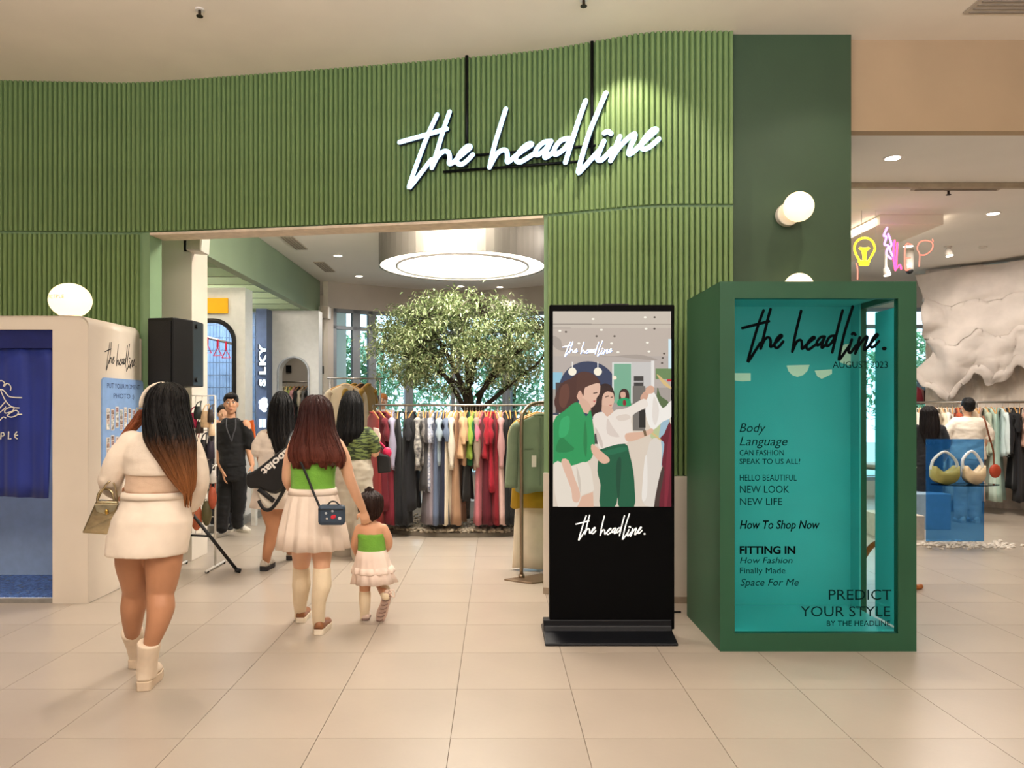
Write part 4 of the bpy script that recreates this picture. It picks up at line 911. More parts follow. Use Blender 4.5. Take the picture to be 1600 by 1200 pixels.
# ================================================================ trees
def leaf_cloud(mb, centers, per, L, W, spread, droop=.5, rnd=random):
    for c, s in centers:
        for k in range(per):
            d = Vector((rnd.gauss(0, 1), rnd.gauss(0, 1), rnd.gauss(-droop*.5, .6))).normalized()
            p = Vector(c) + Vector((rnd.gauss(0, spread), rnd.gauss(0, spread), rnd.gauss(0, spread*.55))) * s
            side = d.cross(Vector((rnd.uniform(-.4, .4), rnd.uniform(-.4, .4), 1))).normalized(); l = L * rnd.uniform(.7, 1.25); w = W * rnd.uniform(.7, 1.2)
            n = side.cross(d) * (w * .35); mid = p + d * (l*.45) - n
            n0 = len(mb.v); mb.v += [tuple(p), tuple(mid + side*w + n*1.3), tuple(p + d*l - Vector((0, 0, l*.25*droop))), tuple(mid - side*w + n*1.3)]
            mb.f += [(n0, n0+1, n0+2), (n0, n0+2, n0+3)]
def leafmat(name, c1, c2, c3):
    m = mat(name, c1, .5, var=0, spec=.4); nt = m.node_tree; N = nt.nodes; L = nt.links; b = N['Principled BSDF']
    nz = N.new('ShaderNodeTexNoise'); nz.inputs['Scale'].default_value = 38; nz.inputs['Detail'].default_value = 1
    tc = N.new('ShaderNodeTexCoord'); L.new(tc.outputs['Object'], nz.inputs['Vector']); rp = N.new('ShaderNodeValToRGB')
    e = rp.color_ramp.elements; e[0].position = .36; e[0].color = rgb(c1); e[1].position = .64; e[1].color = rgb(c3); q = e.new(.5); q.color = rgb(c2)
    L.new(nz.outputs['Fac'], rp.inputs[0]); L.new(rp.outputs[0], b.inputs['Base Color'])
    return m
M_BARK = mat('bark', (70, 58, 48), .85, var=.2, scale=20, bump=.6, bscale=40)
tx, ty = -.40, 9.95
tree = thing('indoor_tree', 'leafy grey-green indoor tree rising behind the clothes rail', 'tree', (tx, ty, 0))
rt = random.Random(3)
tk = MB(); tips = []
mains = [[(735, 700), (737, 640), (731, 590), (728, 545), (722, 500)], [(732, 650), (712, 612), (688, 575), (668, 545), (664, 505)], [(738, 660), (752, 615), (770, 580), (790, 545), (798, 510)],
         [(735, 650), (722, 610), (700, 590), (640, 560), (612, 545)], [(738, 650), (775, 620), (810, 590), (838, 570), (860, 540)], [(732, 620), (690, 540), (655, 500), (640, 490)], [(736, 600), (745, 540), (752, 490), (745, 474)], [(745, 620), (790, 570), (838, 520), (852, 505)]]
for i, m in enumerate(mains):
    dy = [0, -.55, .5, -.2, .1, .55, -.6, -.45][i]
    pts = [PX(x, y, ty) + Vector((0, dy * (k/len(m))**1.2, 0)) for k, (x, y) in enumerate(m)]
    if i == 0: pts = [Vector((tx, ty, .05)), Vector((tx + .02, ty, .5))] + pts
    sp_ = smoothpts(pts, 5); n_ = len(sp_); r0 = .06 if i == 0 else .036
    tk.tube(sp_, [r0 * (1 - .72 * k / n_) for k in range(n_)], 8); tips += sp_[n_//3:]
cents = []
while len(cents) < 520:
    x, y, z = rt.uniform(-1, 1), rt.uniform(-1, 1), rt.uniform(-1, 1); q = x*x + y*y + z*z
    if q > 1 or (q < .2 and rt.random() < .6): continue
    px, pz = 722 + 148*x, 538 + 82*(-z)
    if z < -.25 and abs(x) < .35 and rt.random() < .8: continue
    pz += 10*abs(x)**2 * (1 if z > 0 else -.3)
    c = PX(px, pz, ty) + Vector((0, 1.0*y, 0))
    if noise.noise(c*2.2) < -.22: continue
    cents.append((c, rt.uniform(.8, 1.25)))
for c, s in cents[::2]:
    p = min(tips, key=lambda t: (t - c).length); mid = (p + c)/2 + Vector((0, 0, .05))
    tk.tube([p, mid, c], [.008, .006, .003], 4)
tk.build('trunk', M_BARK, tree, smooth=True, world=True)
lf = MB(); leaf_cloud(lf, cents, 34, .085, .0125, .085, .6, rt)
o = lf.build('foliage', leafmat('tree_leaf', (84, 108, 66), (150, 168, 112), (220, 224, 186)), tree, world=True, fix=False); o['kind'] = 'stuff'
# pebble bed
gv = thing('pebble_bed', 'round bed of grey pebbles under the tree and clothes rail', 'pebble bed', (tx, 10.25, 0))
MB().zl([(tx, 10.25, .002, 1.52, 1.52), (tx, 10.25, .05, 1.5, 1.5)], 64).build('bed_base', mat('bed_soil', (96, 86, 74), .9), gv, world=True)
pm = MB()
for k in range(2600):
    a = rt.uniform(math.pi*1.02, math.pi*1.98) ; q = 1.5 - abs(rt.gauss(0, .3)); r = rt.uniform(.014, .034)
    pm.ell((tx + q*math.cos(a), 10.25 + q*math.sin(a), .05 + rt.uniform(0, .03)), r, r*.8, r*.6, 6, 4)
o = pm.build('pebbles', mat('grey_pebbles', (182, 168, 148), .7, var=.3, scale=9), gv, smooth=True, world=True); o['kind'] = 'stuff'

# trees outside the windows
M_LOUT = leafmat('outside_leaf', (70, 120, 84), (120, 170, 120), (190, 224, 190))
for i, (px, py, Y, rad, lab) in enumerate([(535, 590, 19.0, 1.25, 'bright green tree outside the pair of rear windows'), (640, 600, 22.5, 1.6, 'bright green tree outside, just beside the indoor tree'),
                                       (800, 590, 20, 1.4, 'bright green tree outside, behind the indoor tree'), (1432, 600, 19.5, 1.3, 'bright green tree outside, between green box and rock relief')]):
    c = PX(px, py, Y); t = thing('outside_tree', lab, 'tree', (c.x, Y, -.3), group='trees outside the windows')
    MB().tube([(c.x, Y, -.3), (c.x + .05, Y, c.z)], [.12, .06], 8).build('trunk', M_BARK, t, smooth=True, world=True)
    cs = []
    for k in range(130):
        v = Vector((rt.gauss(0, 1), rt.gauss(0, .6), rt.gauss(0, 1))).normalized() * rad * rt.random()**.4; cs.append((c + v, 2.2))
    mb = MB(); leaf_cloud(mb, cs, 16, .22, .05, .12, .6, rt); o = mb.build('foliage', M_LOUT, t, world=True, fix=False); o['kind'] = 'stuff'

# ================================================================ garments
M_HANG = mat('hanger_wood', (214, 160, 92), .45, var=.12, scale=10); M_HOOK = mat('hook_metal', (180, 176, 168), .3, 1)
def hanger_meshes():
    h = MB(); h.tube(smoothpts([(-.205, 0, -.145), (-.12, 0, -.105), (-.03, 0, -.068), (0, 0, -.062), (.03, 0, -.068), (.12, 0, -.105), (.205, 0, -.145)], 3), [(.013, .007)] * 19, 6)
    k = MB(); k.tube(smoothpts([(0, 0, -.065), (0, 0, -.03), (.014, 0, -.012), (.016, 0, .005), (0, 0, .014), (-.014, 0, .006)], 3), .0025, 5)
    a = h.mesh('hanger'); a.materials.append(M_HANG); b = k.mesh('hook'); b.materials.append(M_HOOK)
    for m in (a, b): m.polygons.foreach_set('use_smooth', [True]*len(m.polygons))
    return a, b
ME_HANG, ME_HOOK = hanger_meshes()
def garment_mesh(L, sleeve=0, flare=.0, th=.03, seed=0, shoulder=.21, waist=0, collar=True, sw=.05):
    """fabric hung on a hanger: x across, z down from the rail at z=0"""
    rg = random.Random(seed); mb = MB(); n = 40; secs = []
    ph = [rg.uniform(0, 6.28) for _ in range(6)]
    zs = [-.078, -.09, -.12, -.155] + [-.155 - (L - .155) * k / 9 for k in range(1, 10)]
    rs = []
    for i, z in enumerate(zs):
        t = max(0, (-z - .155) / max(.01, L - .155))
        if i == 0: w, d = .055, .028
        elif i == 1: w, d = .085, .026
        elif i == 2: w, d = shoulder*.72, .024
        elif i == 3: w, d = shoulder, .02
        else: w = shoulder*(.93 - waist*math.sin(min(1, t*2)*math.pi)) + flare*t; d = th*(.8 + 1.0*t)
        ring = []
        for j in range(n):
            a = 2*math.pi*j/n; rip = 1 + t*(.22*math.sin(5*a + ph[0]) + .16*math.sin(9*a + ph[1] + t) + .1*math.sin(14*a + ph[2]))
            x = w*math.cos(a)*(1 + .03*t*math.sin(3*a + ph[3])); y = d*math.sin(a)*rip + .018*t*math.sin(x*22 + ph[4])
            ring.append((x, y, z + (.012*math.sin(4*a + ph[5]) if i == len(zs)-1 else 0)))
        rs.append(ring)
    mb.rings(rs)
    if collar: mb.tube([(.05*math.cos(2*math.pi*k/12), .03*math.sin(2*math.pi*k/12), -.072 - .012*math.cos(2*math.pi*k/12)**2) for k in range(12)], [(.009, .016)]*12, 6, closed=True)
    if sleeve:
        for s in (-1, 1):
            pts = smoothpts([(s*(shoulder - .035), 0, -.16), (s*(shoulder + .015), .004*s, -.22), (s*(shoulder + .03), .01*s, -.22 - sleeve*.5), (s*(shoulder + .02 + .02*rg.random()), .012*s, -.2 - sleeve)], 4)
            m_ = len(pts); mb.tube(pts, [(sw*(.8 + .35*k/m_), .034 + .012*math.sin(k)) for k in range(m_)], 12)
    me = mb.mesh('fabric'); bm = bmesh.new(); bm.from_mesh(me); bmesh.ops.recalc_face_normals(bm, faces=bm.faces); bm.to_mesh(me); bm.free()
    me.polygons.foreach_set('use_smooth', [True]*len(me.polygons)); me.materials.append(M_WHITE)
    return me
GM = {'long dress': [garment_mesh(1.36, 0, .06, .042, s) for s in (1, 2)], 'sleeved dress': [garment_mesh(1.2, .2, .05, .036, s) for s in (3, 4)], 'short-sleeved shirt': [garment_mesh(.68, .2, .01, .03, s) for s in (5, 6)],
      'long-sleeved shirt': [garment_mesh(.74, .5, .01, .03, s) for s in (7, 8)], 'flared blouse': [garment_mesh(.6, .24, .09, .034, s, sw=.075) for s in (9, 10)], 'midi dress': [garment_mesh(.98, .22, .07, .036, s) for s in (11, 12)], 'slip dress': [garment_mesh(1.1, 0, .06, .03, 13, shoulder=.16)]}
def fabric(col, pattern=None):
    key = 'fabric_%d_%d_%d_%s' % (*col, pattern)
    if key in MATS: return MATS[key]
    if pattern == 'floral': return mat(key, col, .85, col2=(120, 130, 160), scale=34, sheen=.1)
    if pattern == 'plaid': return mat(key, col, .85, col2=(84, 82, 84), scale=16, stretch=(1, 1, 1.6), sheen=.1)
    return mat(key, col, .85, var=.07, scale=5, bump=.12, bscale=220, sheen=.1)
_cnt = {}
def garment(kind, col, loc, rz, label, group, pattern=None, name=None, scale=1):
    t = thing(name or 'hanging_' + kind.split()[-1].replace('top', 'blouse'), label, 'garment', loc, rz, group); t.scale = (scale, scale, scale)
    k = _cnt.get(kind, 0); _cnt[kind] = k + 1; me = GM[kind][k % len(GM[kind])]
    f = bpy.data.objects.new('fabric', me); COL.objects.link(f); f.parent = t; f.material_slots[0].link = 'OBJECT'; f.material_slots[0].material = fabric(col, pattern)
    h = bpy.data.objects.new('hanger', ME_HANG); COL.objects.link(h); h.parent = t
    q = bpy.data.objects.new('hook', ME_HOOK); COL.objects.link(q); q.parent = h
    return t
def rack_row(items, place, where, group, anchor):
    """items: (colour word, rgb, kind, pattern)"""
    full = [f'{c} {k}' for c, _, k, _ in items]; used = set()
    for i, (c, col, k, pt) in enumerate(items):
        lab = f'{full[i]} {where}'
        if full.count(full[i]) > 1:
            nb = []
            if i: nb.append(full[i-1])
            if i + 1 < len(items): nb.append(full[i+1])
            lab = f'{full[i]} between {nb[0]} and {nb[1]}, {anchor}' if len(nb) > 1 else f'{full[i]} at the end beside {nb[0]}, {anchor}'
        loc, rz = place(i); garment(k, col, loc, rz, lab, group, pt)
# central rail
YR, ZR = 8.95, 1.527
rk_ = thing('clothes_rail', 'straight steel clothes rail standing in the pebble bed before the tree', 'clothes rack', (-.4, YR, 0))
MB().cyl((-1.42, YR, ZR - .006), (.95, YR, ZR - .006), .014, 12).build('top_rail', M_METAL, rk_, smooth=True, world=True)
for x in (-1.06, .015, .9):
    MB().cyl((x, YR + .03, .0), (x, YR + .03, ZR - .006), .015, 12).build('post', M_METAL, rk_, smooth=True, world=True)
    MB().box(x - .05, x + .05, YR - .02, YR + .08, .05, .062).build('foot', M_METAL, rk_, world=True)
K = dict(L='long dress', S='sleeved dress', T='short-sleeved shirt', V='long-sleeved shirt', Fl='flared blouse', Mi='midi dress', Sl='slip dress')
items = [('rust red', (140, 44, 42), 'L', None), ('wine red', (112, 30, 44), 'S', None), ('burgundy', (124, 30, 48), 'L', None), ('lavender', (170, 164, 190), 'V', None), ('black', (18, 19, 24), 'L', None), ('ink black', (22, 22, 28), 'L', None), ('charcoal black', (30, 30, 36), 'S', None),
  ('grey plaid', (196, 192, 186), 'V', 'plaid'), ('dark plaid', (150, 146, 142), 'T', 'plaid'), ('dark grey', (74, 72, 76), 'Mi', None), ('mauve grey', (138, 128, 138), 'L', None), ('white floral', (222, 222, 230), 'Mi', 'floral'), ('steel blue', (98, 112, 140), 'L', None), ('pale blue', (168, 184, 198), 'T', None),
  ('navy', (36, 42, 68), 'L', None), ('slate blue', (110, 124, 150), 'T', None), ('cream', (228, 214, 192), 'L', None), ('ivory', (232, 222, 206), 'V', None), ('sand brown', (168, 132, 104), 'L', None), ('peach', (220, 178, 138), 'Fl', None), ('dark tan', (190, 150, 120), 'T', None), ('soot black', (26, 26, 26), 'Sl', None), ('bottle green', (14, 96, 52), 'T', None), ('lime', (150, 180, 70), 'Fl', None),
  ('taupe', (158, 138, 122), 'V', None), ('rose pink', (226, 126, 150), 'T', None), ('dusky pink', (190, 110, 120), 'L', None), ('maroon', (96, 18, 36), 'L', None), ('crimson', (164, 20, 40), 'Fl', None), ('cherry red', (172, 24, 48), 'Mi', None), ('dark crimson', (130, 20, 36), 'L', None), ('blush', (214, 178, 172), 'L', None), ('pale mauve', (196, 150, 150), 'V', None), ('night black', (16, 16, 18), 'L', None), ('coal black', (20, 20, 22), 'L', None), ('pitch black', (14, 14, 16), 'S', None), ('smoky grey', (120, 116, 112), 'T', None), ('dark olive', (90, 92, 60), 'T', None)]
items = [(a, b, K[c], d) for a, b, c, d in items]
PXS = [583, 592, 603, 612, 622, 634, 645, 655, 661, 666, 671, 677, 684, 690, 694, 698, 703, 709, 714, 720, 726, 730, 735, 739, 744, 749, 753, 757, 763, 768, 773, 779, 784, 790, 797, 805, 815, 826]; rg = random.Random(5)
rack_row(items, lambda i: (((PXS[i] - CX)/F*YR, YR, ZR - .006 - .012), R(90 + rg.uniform(-9, 9) + (25 if i < 3 else 0))), 'on the steel rail by the tree', 'garments on the rail by the tree', 'by the tree')
# goose-neck stand by the ribbed pier
gs_ = thing('garment_stand', 'bronze single-post garment stand beside the ribbed pier', 'clothes rack', (.22, 6.62, 0))
MB().tube(smoothpts([(.222, 6.62, .02), (.222, 6.62, .8), (.222, 6.62, 1.34), (.25, 6.66, 1.46), (.34, 6.74, 1.525), (.55, 6.86, 1.535), (.95, 6.95, 1.535)], 6), .016, 10).build('bent_pole', M_BRONZE, gs_, smooth=True, world=True)
MB().prism([(.07, 6.56, 0), (.30, 6.42, 0), (.62, 6.60, 0), (.40, 6.78, 0)], (0, 0, 0), (0, 0, .014)).build('base_plate', M_BRONZE, gs_, world=True, bevel=.003)
MB().cyl((.222, 6.62, .014), (.222, 6.62, .04), .028, 16).build('collar', M_BRONZE, gs_, smooth=True, world=True)
gj = garment('long-sleeved shirt', (122, 138, 112), (.385, 6.72, 1.50), R(4), 'sage green utility shirt with a price tag on the bronze stand', 'garments on the bronze stand', name='hanging_shirt', scale=1.02)
MB().box(-.075, -.035, -.052, -.05, -.52, -.42).build('price_tag', M_OFFW, gj); 
for x in (-.1, .06): MB().box(x - .035, x + .04, -.042, -.036, -.37, -.355).build('pocket_flap', fabric((112, 128, 102)), gj)
MB().box(-.008, .008, -.046, -.04, -.68, -.1).build('placket', fabric((106, 122, 98)), gj)
garment('midi dress', (176, 140, 24), (.37, 6.86, 1.50), R(-4), 'mustard yellow tunic behind the sage shirt', 'garments on the bronze stand', name='hanging_tunic', scale=.93)
garment('long dress', (226, 212, 190), (.42, 6.99, 1.50), R(2), 'long cream dress showing under the mustard tunic', 'garments on the bronze stand', name='hanging_dress', scale=1.08)
# rack near the windows with the beige jacket
rj = thing('clothes_rail', 'short clothes rail by the rear windows holding a beige jacket', 'clothes rack', (-2.2, 11.4, 0))
for p in ((-2.46, 11.3), (-1.75, 11.5)): MB().cyl((p[0], p[1], 0), (p[0], p[1], 1.93), .014, 10).build('post', M_METAL, rj, smooth=True, world=True)
MB().cyl((-2.5, 11.29, 1.93), (-1.71, 11.51, 1.93), .014, 10).build('top_rail', M_METAL, rj, smooth=True, world=True)
for i, (c, col, k, r_) in enumerate((('beige jacket turned to the entrance', (216, 196, 168), 'long-sleeved shirt', 8), ('olive gold', (150, 116, 40), 'midi dress', 60), ('dark brown', (70, 48, 38), 'long dress', 66), ('ochre', (170, 128, 50), 'midi dress', 70))):
    garment(k, col, (-2.22 + .1*i, 11.36 + .028*i - (.12 if i == 0 else 0), 1.915), R(r_), (c if i == 0 else c + ' ' + k) + ' on the rail by the rear windows', 'garments by the rear windows', name='hanging_' + ('jacket' if i == 0 else 'dress'), scale=1.15 if i == 0 else 1)
# rack seen through the arch
ra = thing('clothes_rail', 'small clothes rail seen through the white archway', 'clothes rack', (-3.5, 13.6, 0))
MB().cyl((-3.9, 13.6, 1.95), (-3.2, 13.6, 1.95), .013, 8).build('top_rail', M_METAL, ra, smooth=True, world=True)
for x in (-3.88, -3.22): MB().cyl((x, 13.6, 0), (x, 13.6, 1.95), .013, 8).build('post', M_METAL, ra, smooth=True, world=True)
for i, (c, col) in enumerate((('white', (230, 226, 216)), ('pale lemon', (220, 214, 150)), ('lime green', (160, 180, 80)), ('pink', (220, 160, 160)), ('black', (30, 30, 32)), ('cream', (226, 212, 186)), ('grey', (150, 148, 144)), ('charcoal', (58, 58, 62)))):
    garment('midi dress', col, (-3.82 + .075*i, 13.6, 1.935), R(90 + rg.uniform(-8, 8)), c + ' dress on the rail inside the white archway', 'garments seen through the archway', name='hanging_dress')
tag(MB().box(*(lambda a, b: (a.x, b.x, 14.57, 14.598, b.z, a.z))(PX(447, 571, 14.58), PX(455, 582, 14.58))).build('wall_notice', M_BLACK), 'small black notice on the wall behind the archway', 'notice')
# far right rail
def far_right():
    a, b = Vector((6.05, 11.25, 0)), Vector((7.65, 10.47, 0)); z = 1.57
    t = thing('clothes_rail', 'long clothes rail under the pale rock relief', 'clothes rack', tuple((a+b)/2))
    MB().cyl((a.x, a.y, z), (b.x, b.y, z), .016, 10).build('top_rail', M_METAL, t, smooth=True, world=True)
    for k in (.03, .5, .97):
        p = a.lerp(b, k); MB().cyl((p.x, p.y, 0), (p.x, p.y, z), .015, 10).build('post', M_METAL, t, smooth=True, world=True)
    ang = math.atan2(b.y - a.y, b.x - a.x)
    C = [('moss', (110, 106, 70), 'Mi'), ('ivory', (232, 224, 210), 'V'), ('bone white', (236, 230, 220), 'S'), ('oat', (220, 208, 190), 'V'), ('chalk white', (238, 234, 226), 'S'), ('pearl', (230, 222, 212), 'V'), ('vanilla', (232, 218, 192), 'Mi'), ('shell white', (238, 232, 224), 'V'), ('linen', (224, 212, 196), 'L'), ('terracotta', (190, 84, 52), 'T'), ('biscuit', (216, 196, 168), 'L'), ('milk white', (240, 236, 230), 'Mi'), ('fawn', (200, 176, 148), 'L'), ('blush', (222, 190, 176), 'L'), ('light sage', (176, 188, 168), 'V'), ('mint green', (190, 210, 196), 'L'), ('seafoam', (172, 200, 186), 'L'), ('aqua white', (208, 222, 222), 'V'), ('black', (22, 22, 26), 'V'), ('jet black', (16, 16, 20), 'S'), ('ash black', (34, 34, 38), 'L'), ('dusty pink', (206, 160, 140), 'Fl'), ('camel', (200, 160, 116), 'V'), ('sand', (214, 192, 160), 'L'), ('off-white', (232, 226, 216), 'S'), ('greige', (180, 168, 152), 'L')]
    it = [(c, col, K[k], None) for c, col, k in C]
    rack_row(it, lambda i: (tuple(a.lerp(b, .03 + .95*i/(len(it)-1)) + Vector((0, 0, z - .014))), ang + R(90 + rg.uniform(-10, 10))), 'on the rail under the rock relief', 'garments under the rock relief', 'under the rock relief')
far_right()
# framed red garments high behind the box (shelf display)
fb = thing('wall_shelf_unit', 'small shelf with folded red clothes below the windows, beside the rock relief', 'shelf', (7.1, 12.4, 1.5))
a, b = PX(1431, 598, 12.4), PX(1451, 632, 12.4)
MB().box(a.x, b.x, 12.38, 12.7, b.z, b.z + .03).box(b.x - .03, b.x, 12.38, 12.7, b.z + .03, a.z + .1).build('shelf_frame', M_DARKMET, fb, world=True)
for i in range(3): tag(MB().prism([PX(1432 + i*4, 629, 12.42 + .05*i), PX(1434 + i*4, 604, 12.42 + .05*i), PX(1440 + i*4, 610, 12.42 + .05*i), PX(1444 + i*2, 630, 12.42 + .05*i)], (0, 0, 0), (0, .03, 0)).build('folded_top', fabric([(150, 40, 52), (190, 130, 120), (226, 190, 120)][i]), bevel=.006), ['dark red', 'dusty rose', 'pale yellow'][i] + ' folded top on the small shelf beside the rock', 'garment')
tag(MB().box(*(lambda a, b: (a.x, b.x, 11.6, 11.63, b.z, a.z))(PX(1508, 609, 11.6), PX(1514, 640, 11.6))).build('green_stick_sign', mat('sign_green', (90, 130, 110), .5)), 'narrow grey-green upright sign against the plaster wall', 'sign')

# ================================================================ bag stand by the entrance
bgs = thing('wire_display_stand', 'white wire display stand hung with small bags beside the tripod', 'display stand', (-2.78, 7.05, 0))
M_WIRE = mat('white_wire', (226, 222, 214), .4)
XA, XB, YB = -2.96, -2.60, 7.05
for x in (XA, XB):
    MB().cyl((x, YB, .03), (x, YB, 1.60), .011, 8).build('upright', M_WIRE, bgs, smooth=True, world=True)
    MB().tube([(x, YB - .22, .02), (x, YB + .24, .02)], .012, 8).build('foot_bar', M_WIRE, bgs, smooth=True, world=True)
    for s in (-.2, .22): MB().zl([(x, YB + s, 0, .016, .016), (x, YB + s, .02, .02, .02)], 10).build('glide', M_BLACK, bgs, world=True)
for k in range(9): MB().cyl((XA, YB, .32 + .16*k), (XB, YB, .32 + .16*k), .005, 6).build('cross_wire', M_WIRE, bgs, smooth=True, world=True)
for k in range(5): MB().cyl((XA + .06 + .06*k, YB, .32), (XA + .06 + .06*k, YB, 1.6), .0035, 6).build('upright_wire', M_WIRE, bgs, smooth=True, world=True)
def small_bag(px, py, w, h, col, label, shape='oval'):
    c = PX(px, py, YB - .09); s = F / (YB - .09); w, h = w/s, h/s
    t = thing('small_bag', label, 'bag', (c.x, c.y, c.z - h/2), group='small bags on the wire stand')
    m = mat('bagc_%d_%d_%d' % col, col, .5, var=.1, scale=30); mb = MB()
    if shape == 'oval': mb.ell((c.x, c.y, c.z), w/2, .035, h/2, 16, 10)
    else:
        mb.zl([(c.x, c.y, c.z - h/2, w*.42, .03), (c.x, c.y, c.z - h*.45, w*.5, .036), (c.x, c.y, c.z + h*.1, w*.46, .03), (c.x, c.y, c.z + h*.45, w*.36, .014), (c.x, c.y, c.z + h/2, w*.34, .01)], 16)
    mb.build('pouch', m, t, smooth=True, world=True)
    MB().tube(smoothpts([(c.x - w*.32, c.y, c.z + h*.3), (c.x - w*.2, c.y + .03, c.z + h*.75), (c.x, c.y + .085, c.z + h*.9), (c.x + w*.2, c.y + .03, c.z + h*.75), (c.x + w*.32, c.y, c.z + h*.3)], 4), .006, 6).build('strap', m, t, smooth=True, world=True)
for a in [(301, 657, 15, 24, (176, 36, 76), 'magenta small bag on the upper tier of the wire stand', 'b'), (309, 645, 13, 20, (36, 44, 40), 'black small bag beside the magenta one on the wire stand', 'b'), (321, 655, 16, 26, (222, 190, 148), 'cream small bag on the upper tier of the wire stand', 'b'), (312, 668, 12, 18, (60, 46, 40), 'dark brown small bag under the cream one', 'b'),
          (306, 700, 13, 26, (150, 44, 40), 'dark red small bag on the middle tier of the wire stand', 'b'), (318, 700, 13, 26, (30, 26, 30), 'black small bag on the middle tier of the wire stand', 'b'), (329, 703, 13, 28, (46, 38, 52), 'plum black small bag at the stand edge beside the man', 'b'), (314, 722, 11, 20, (200, 150, 110), 'tan small bag under the dark red one', 'b'),
          (318, 752, 15, 32, (34, 60, 50), 'dark green small bag on the lower tier of the wire stand', 'b'), (332, 778, 13, 36, (176, 84, 56), 'terracotta oval bag hanging at the stand edge', 'oval'), (307, 808, 18, 42, (190, 100, 66), 'brown oval bag with light rim low on the stand', 'oval'), (323, 802, 16, 40, (92, 86, 54), 'olive oval bag low on the wire stand', 'oval'), (310, 770, 12, 22, (40, 30, 30), 'near-black small bag above the brown oval one', 'b'),
          (331, 672, 10, 18, (236, 206, 170), 'pale cream pouch at the upper edge of the stand', 'b'), (326, 730, 12, 22, (28, 28, 34), 'black small bag between the middle and lower tiers', 'b'), (303, 735, 11, 20, (70, 60, 52), 'brown-grey small bag beside the tan one', 'b'), (333, 745, 10, 20, (216, 210, 202), 'white small pouch at the stand edge', 'b'), (329, 650, 10, 20, (60, 50, 44), 'dark small bag at the top corner of the stand', 'b')]: small_bag(*a)

# ================================================================ things in the small shop
hr = thing('strap_rail', 'grey rail with red hand straps inside the portal window', 'rail', (-3.9, 10.6, 2.4))
a, b = PX(318, 526, 10.6), PX(366, 538, 10.6)
MB().cyl(a, b, .018, 10).build('pole', M_METAL, hr, smooth=True, world=True)
MB().cyl(b, (b.x, b.y, 3.05), .012, 8).build('hanger_post', mat('post_coral', (214, 150, 136), .5), hr, smooth=True, world=True)
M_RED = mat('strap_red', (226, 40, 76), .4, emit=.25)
for px, lab in ((325, 'red triangular hand strap nearest the loudspeaker'), (341, 'red triangular hand strap in the middle of the rail'), (354, 'red triangular hand strap at the rail end')):
    zr = a.lerp(b, (px - 318)/48); t = thing('hand_strap', lab, 'strap', tuple(zr), group='red hand straps')
    MB().tube([zr + Vector((0, -.015, .012)), zr + Vector((0, -.02, -.1))], [(.014, .005)]*2, 6).build('webbing', M_RED, t, world=True)
    p = zr + Vector((0, -.02, -.1)); MB().tube([p, p + Vector((.055, 0, -.115)), p + Vector((-.055, 0, -.115))], .011, 6, closed=True).build('grip', M_RED, t, world=True)
tag(MB().prism([PX(387, 658, 9.6), PX(395, 656, 9.6), PX(400, 700, 9.6), PX(393, 702, 9.6)], (0, 0, 0), (0, .05, 0)).build('orange_board', mat('orange_board', (240, 106, 30), .5), bevel=.003), 'bright orange board leaning behind the man in black', 'board')
tag(MB().box(-3.09, -3.03, 9.6, 9.68, 0, .975).build('orange_board_stand', mat('stand_white', (220, 216, 208), .5), bevel=.004), 'white post holding up the orange board', 'stand')
# ================================================================ people
TMP = bpy.data.scenes.new('workbench'); JUNK = []
def remesh(mb, name, voxel=.008, it=4, fold=0, fscale=9, seed=0):
    """one continuous skin over all the collected shapes, smoothed; optional cloth folds"""
    me = mb.mesh('raw'); o = bpy.data.objects.new('raw', me); TMP.collection.objects.link(o)
    bm = bmesh.new(); bm.from_mesh(me); bmesh.ops.recalc_face_normals(bm, faces=bm.faces); bm.to_mesh(me); bm.free()
    r = o.modifiers.new('r', 'REMESH'); r.mode = 'VOXEL'; r.voxel_size = voxel
    s = o.modifiers.new('s', 'SMOOTH'); s.iterations = it; s.factor = .5
    TMP.view_layers[0].update(); dg = TMP.view_layers[0].depsgraph
    out = bpy.data.meshes.new_from_object(o.evaluated_get(dg))
    TMP.collection.objects.unlink(o); JUNK.extend((o, me)); out.name = name
    if fold:
        n = len(out.vertices); co = [0.0]*(3*n); no = [0.0]*(3*n); out.vertices.foreach_get('co', co); out.vertices.foreach_get('normal', no)
        for i in range(0, 3*n, 3):
            q = Vector((co[i], co[i+1], co[i+2]*1.8)) * fscale + Vector((seed, 0, 0)); d = fold * (noise.noise(q) + .5*noise.noise(q*2.3))
            co[i] += no[i]*d; co[i+1] += no[i+1]*d; co[i+2] += no[i+2]*d
        out.vertices.foreach_set('co', co); out.update()
    out.polygons.foreach_set('use_smooth', [True]*len(out.polygons))
    return out
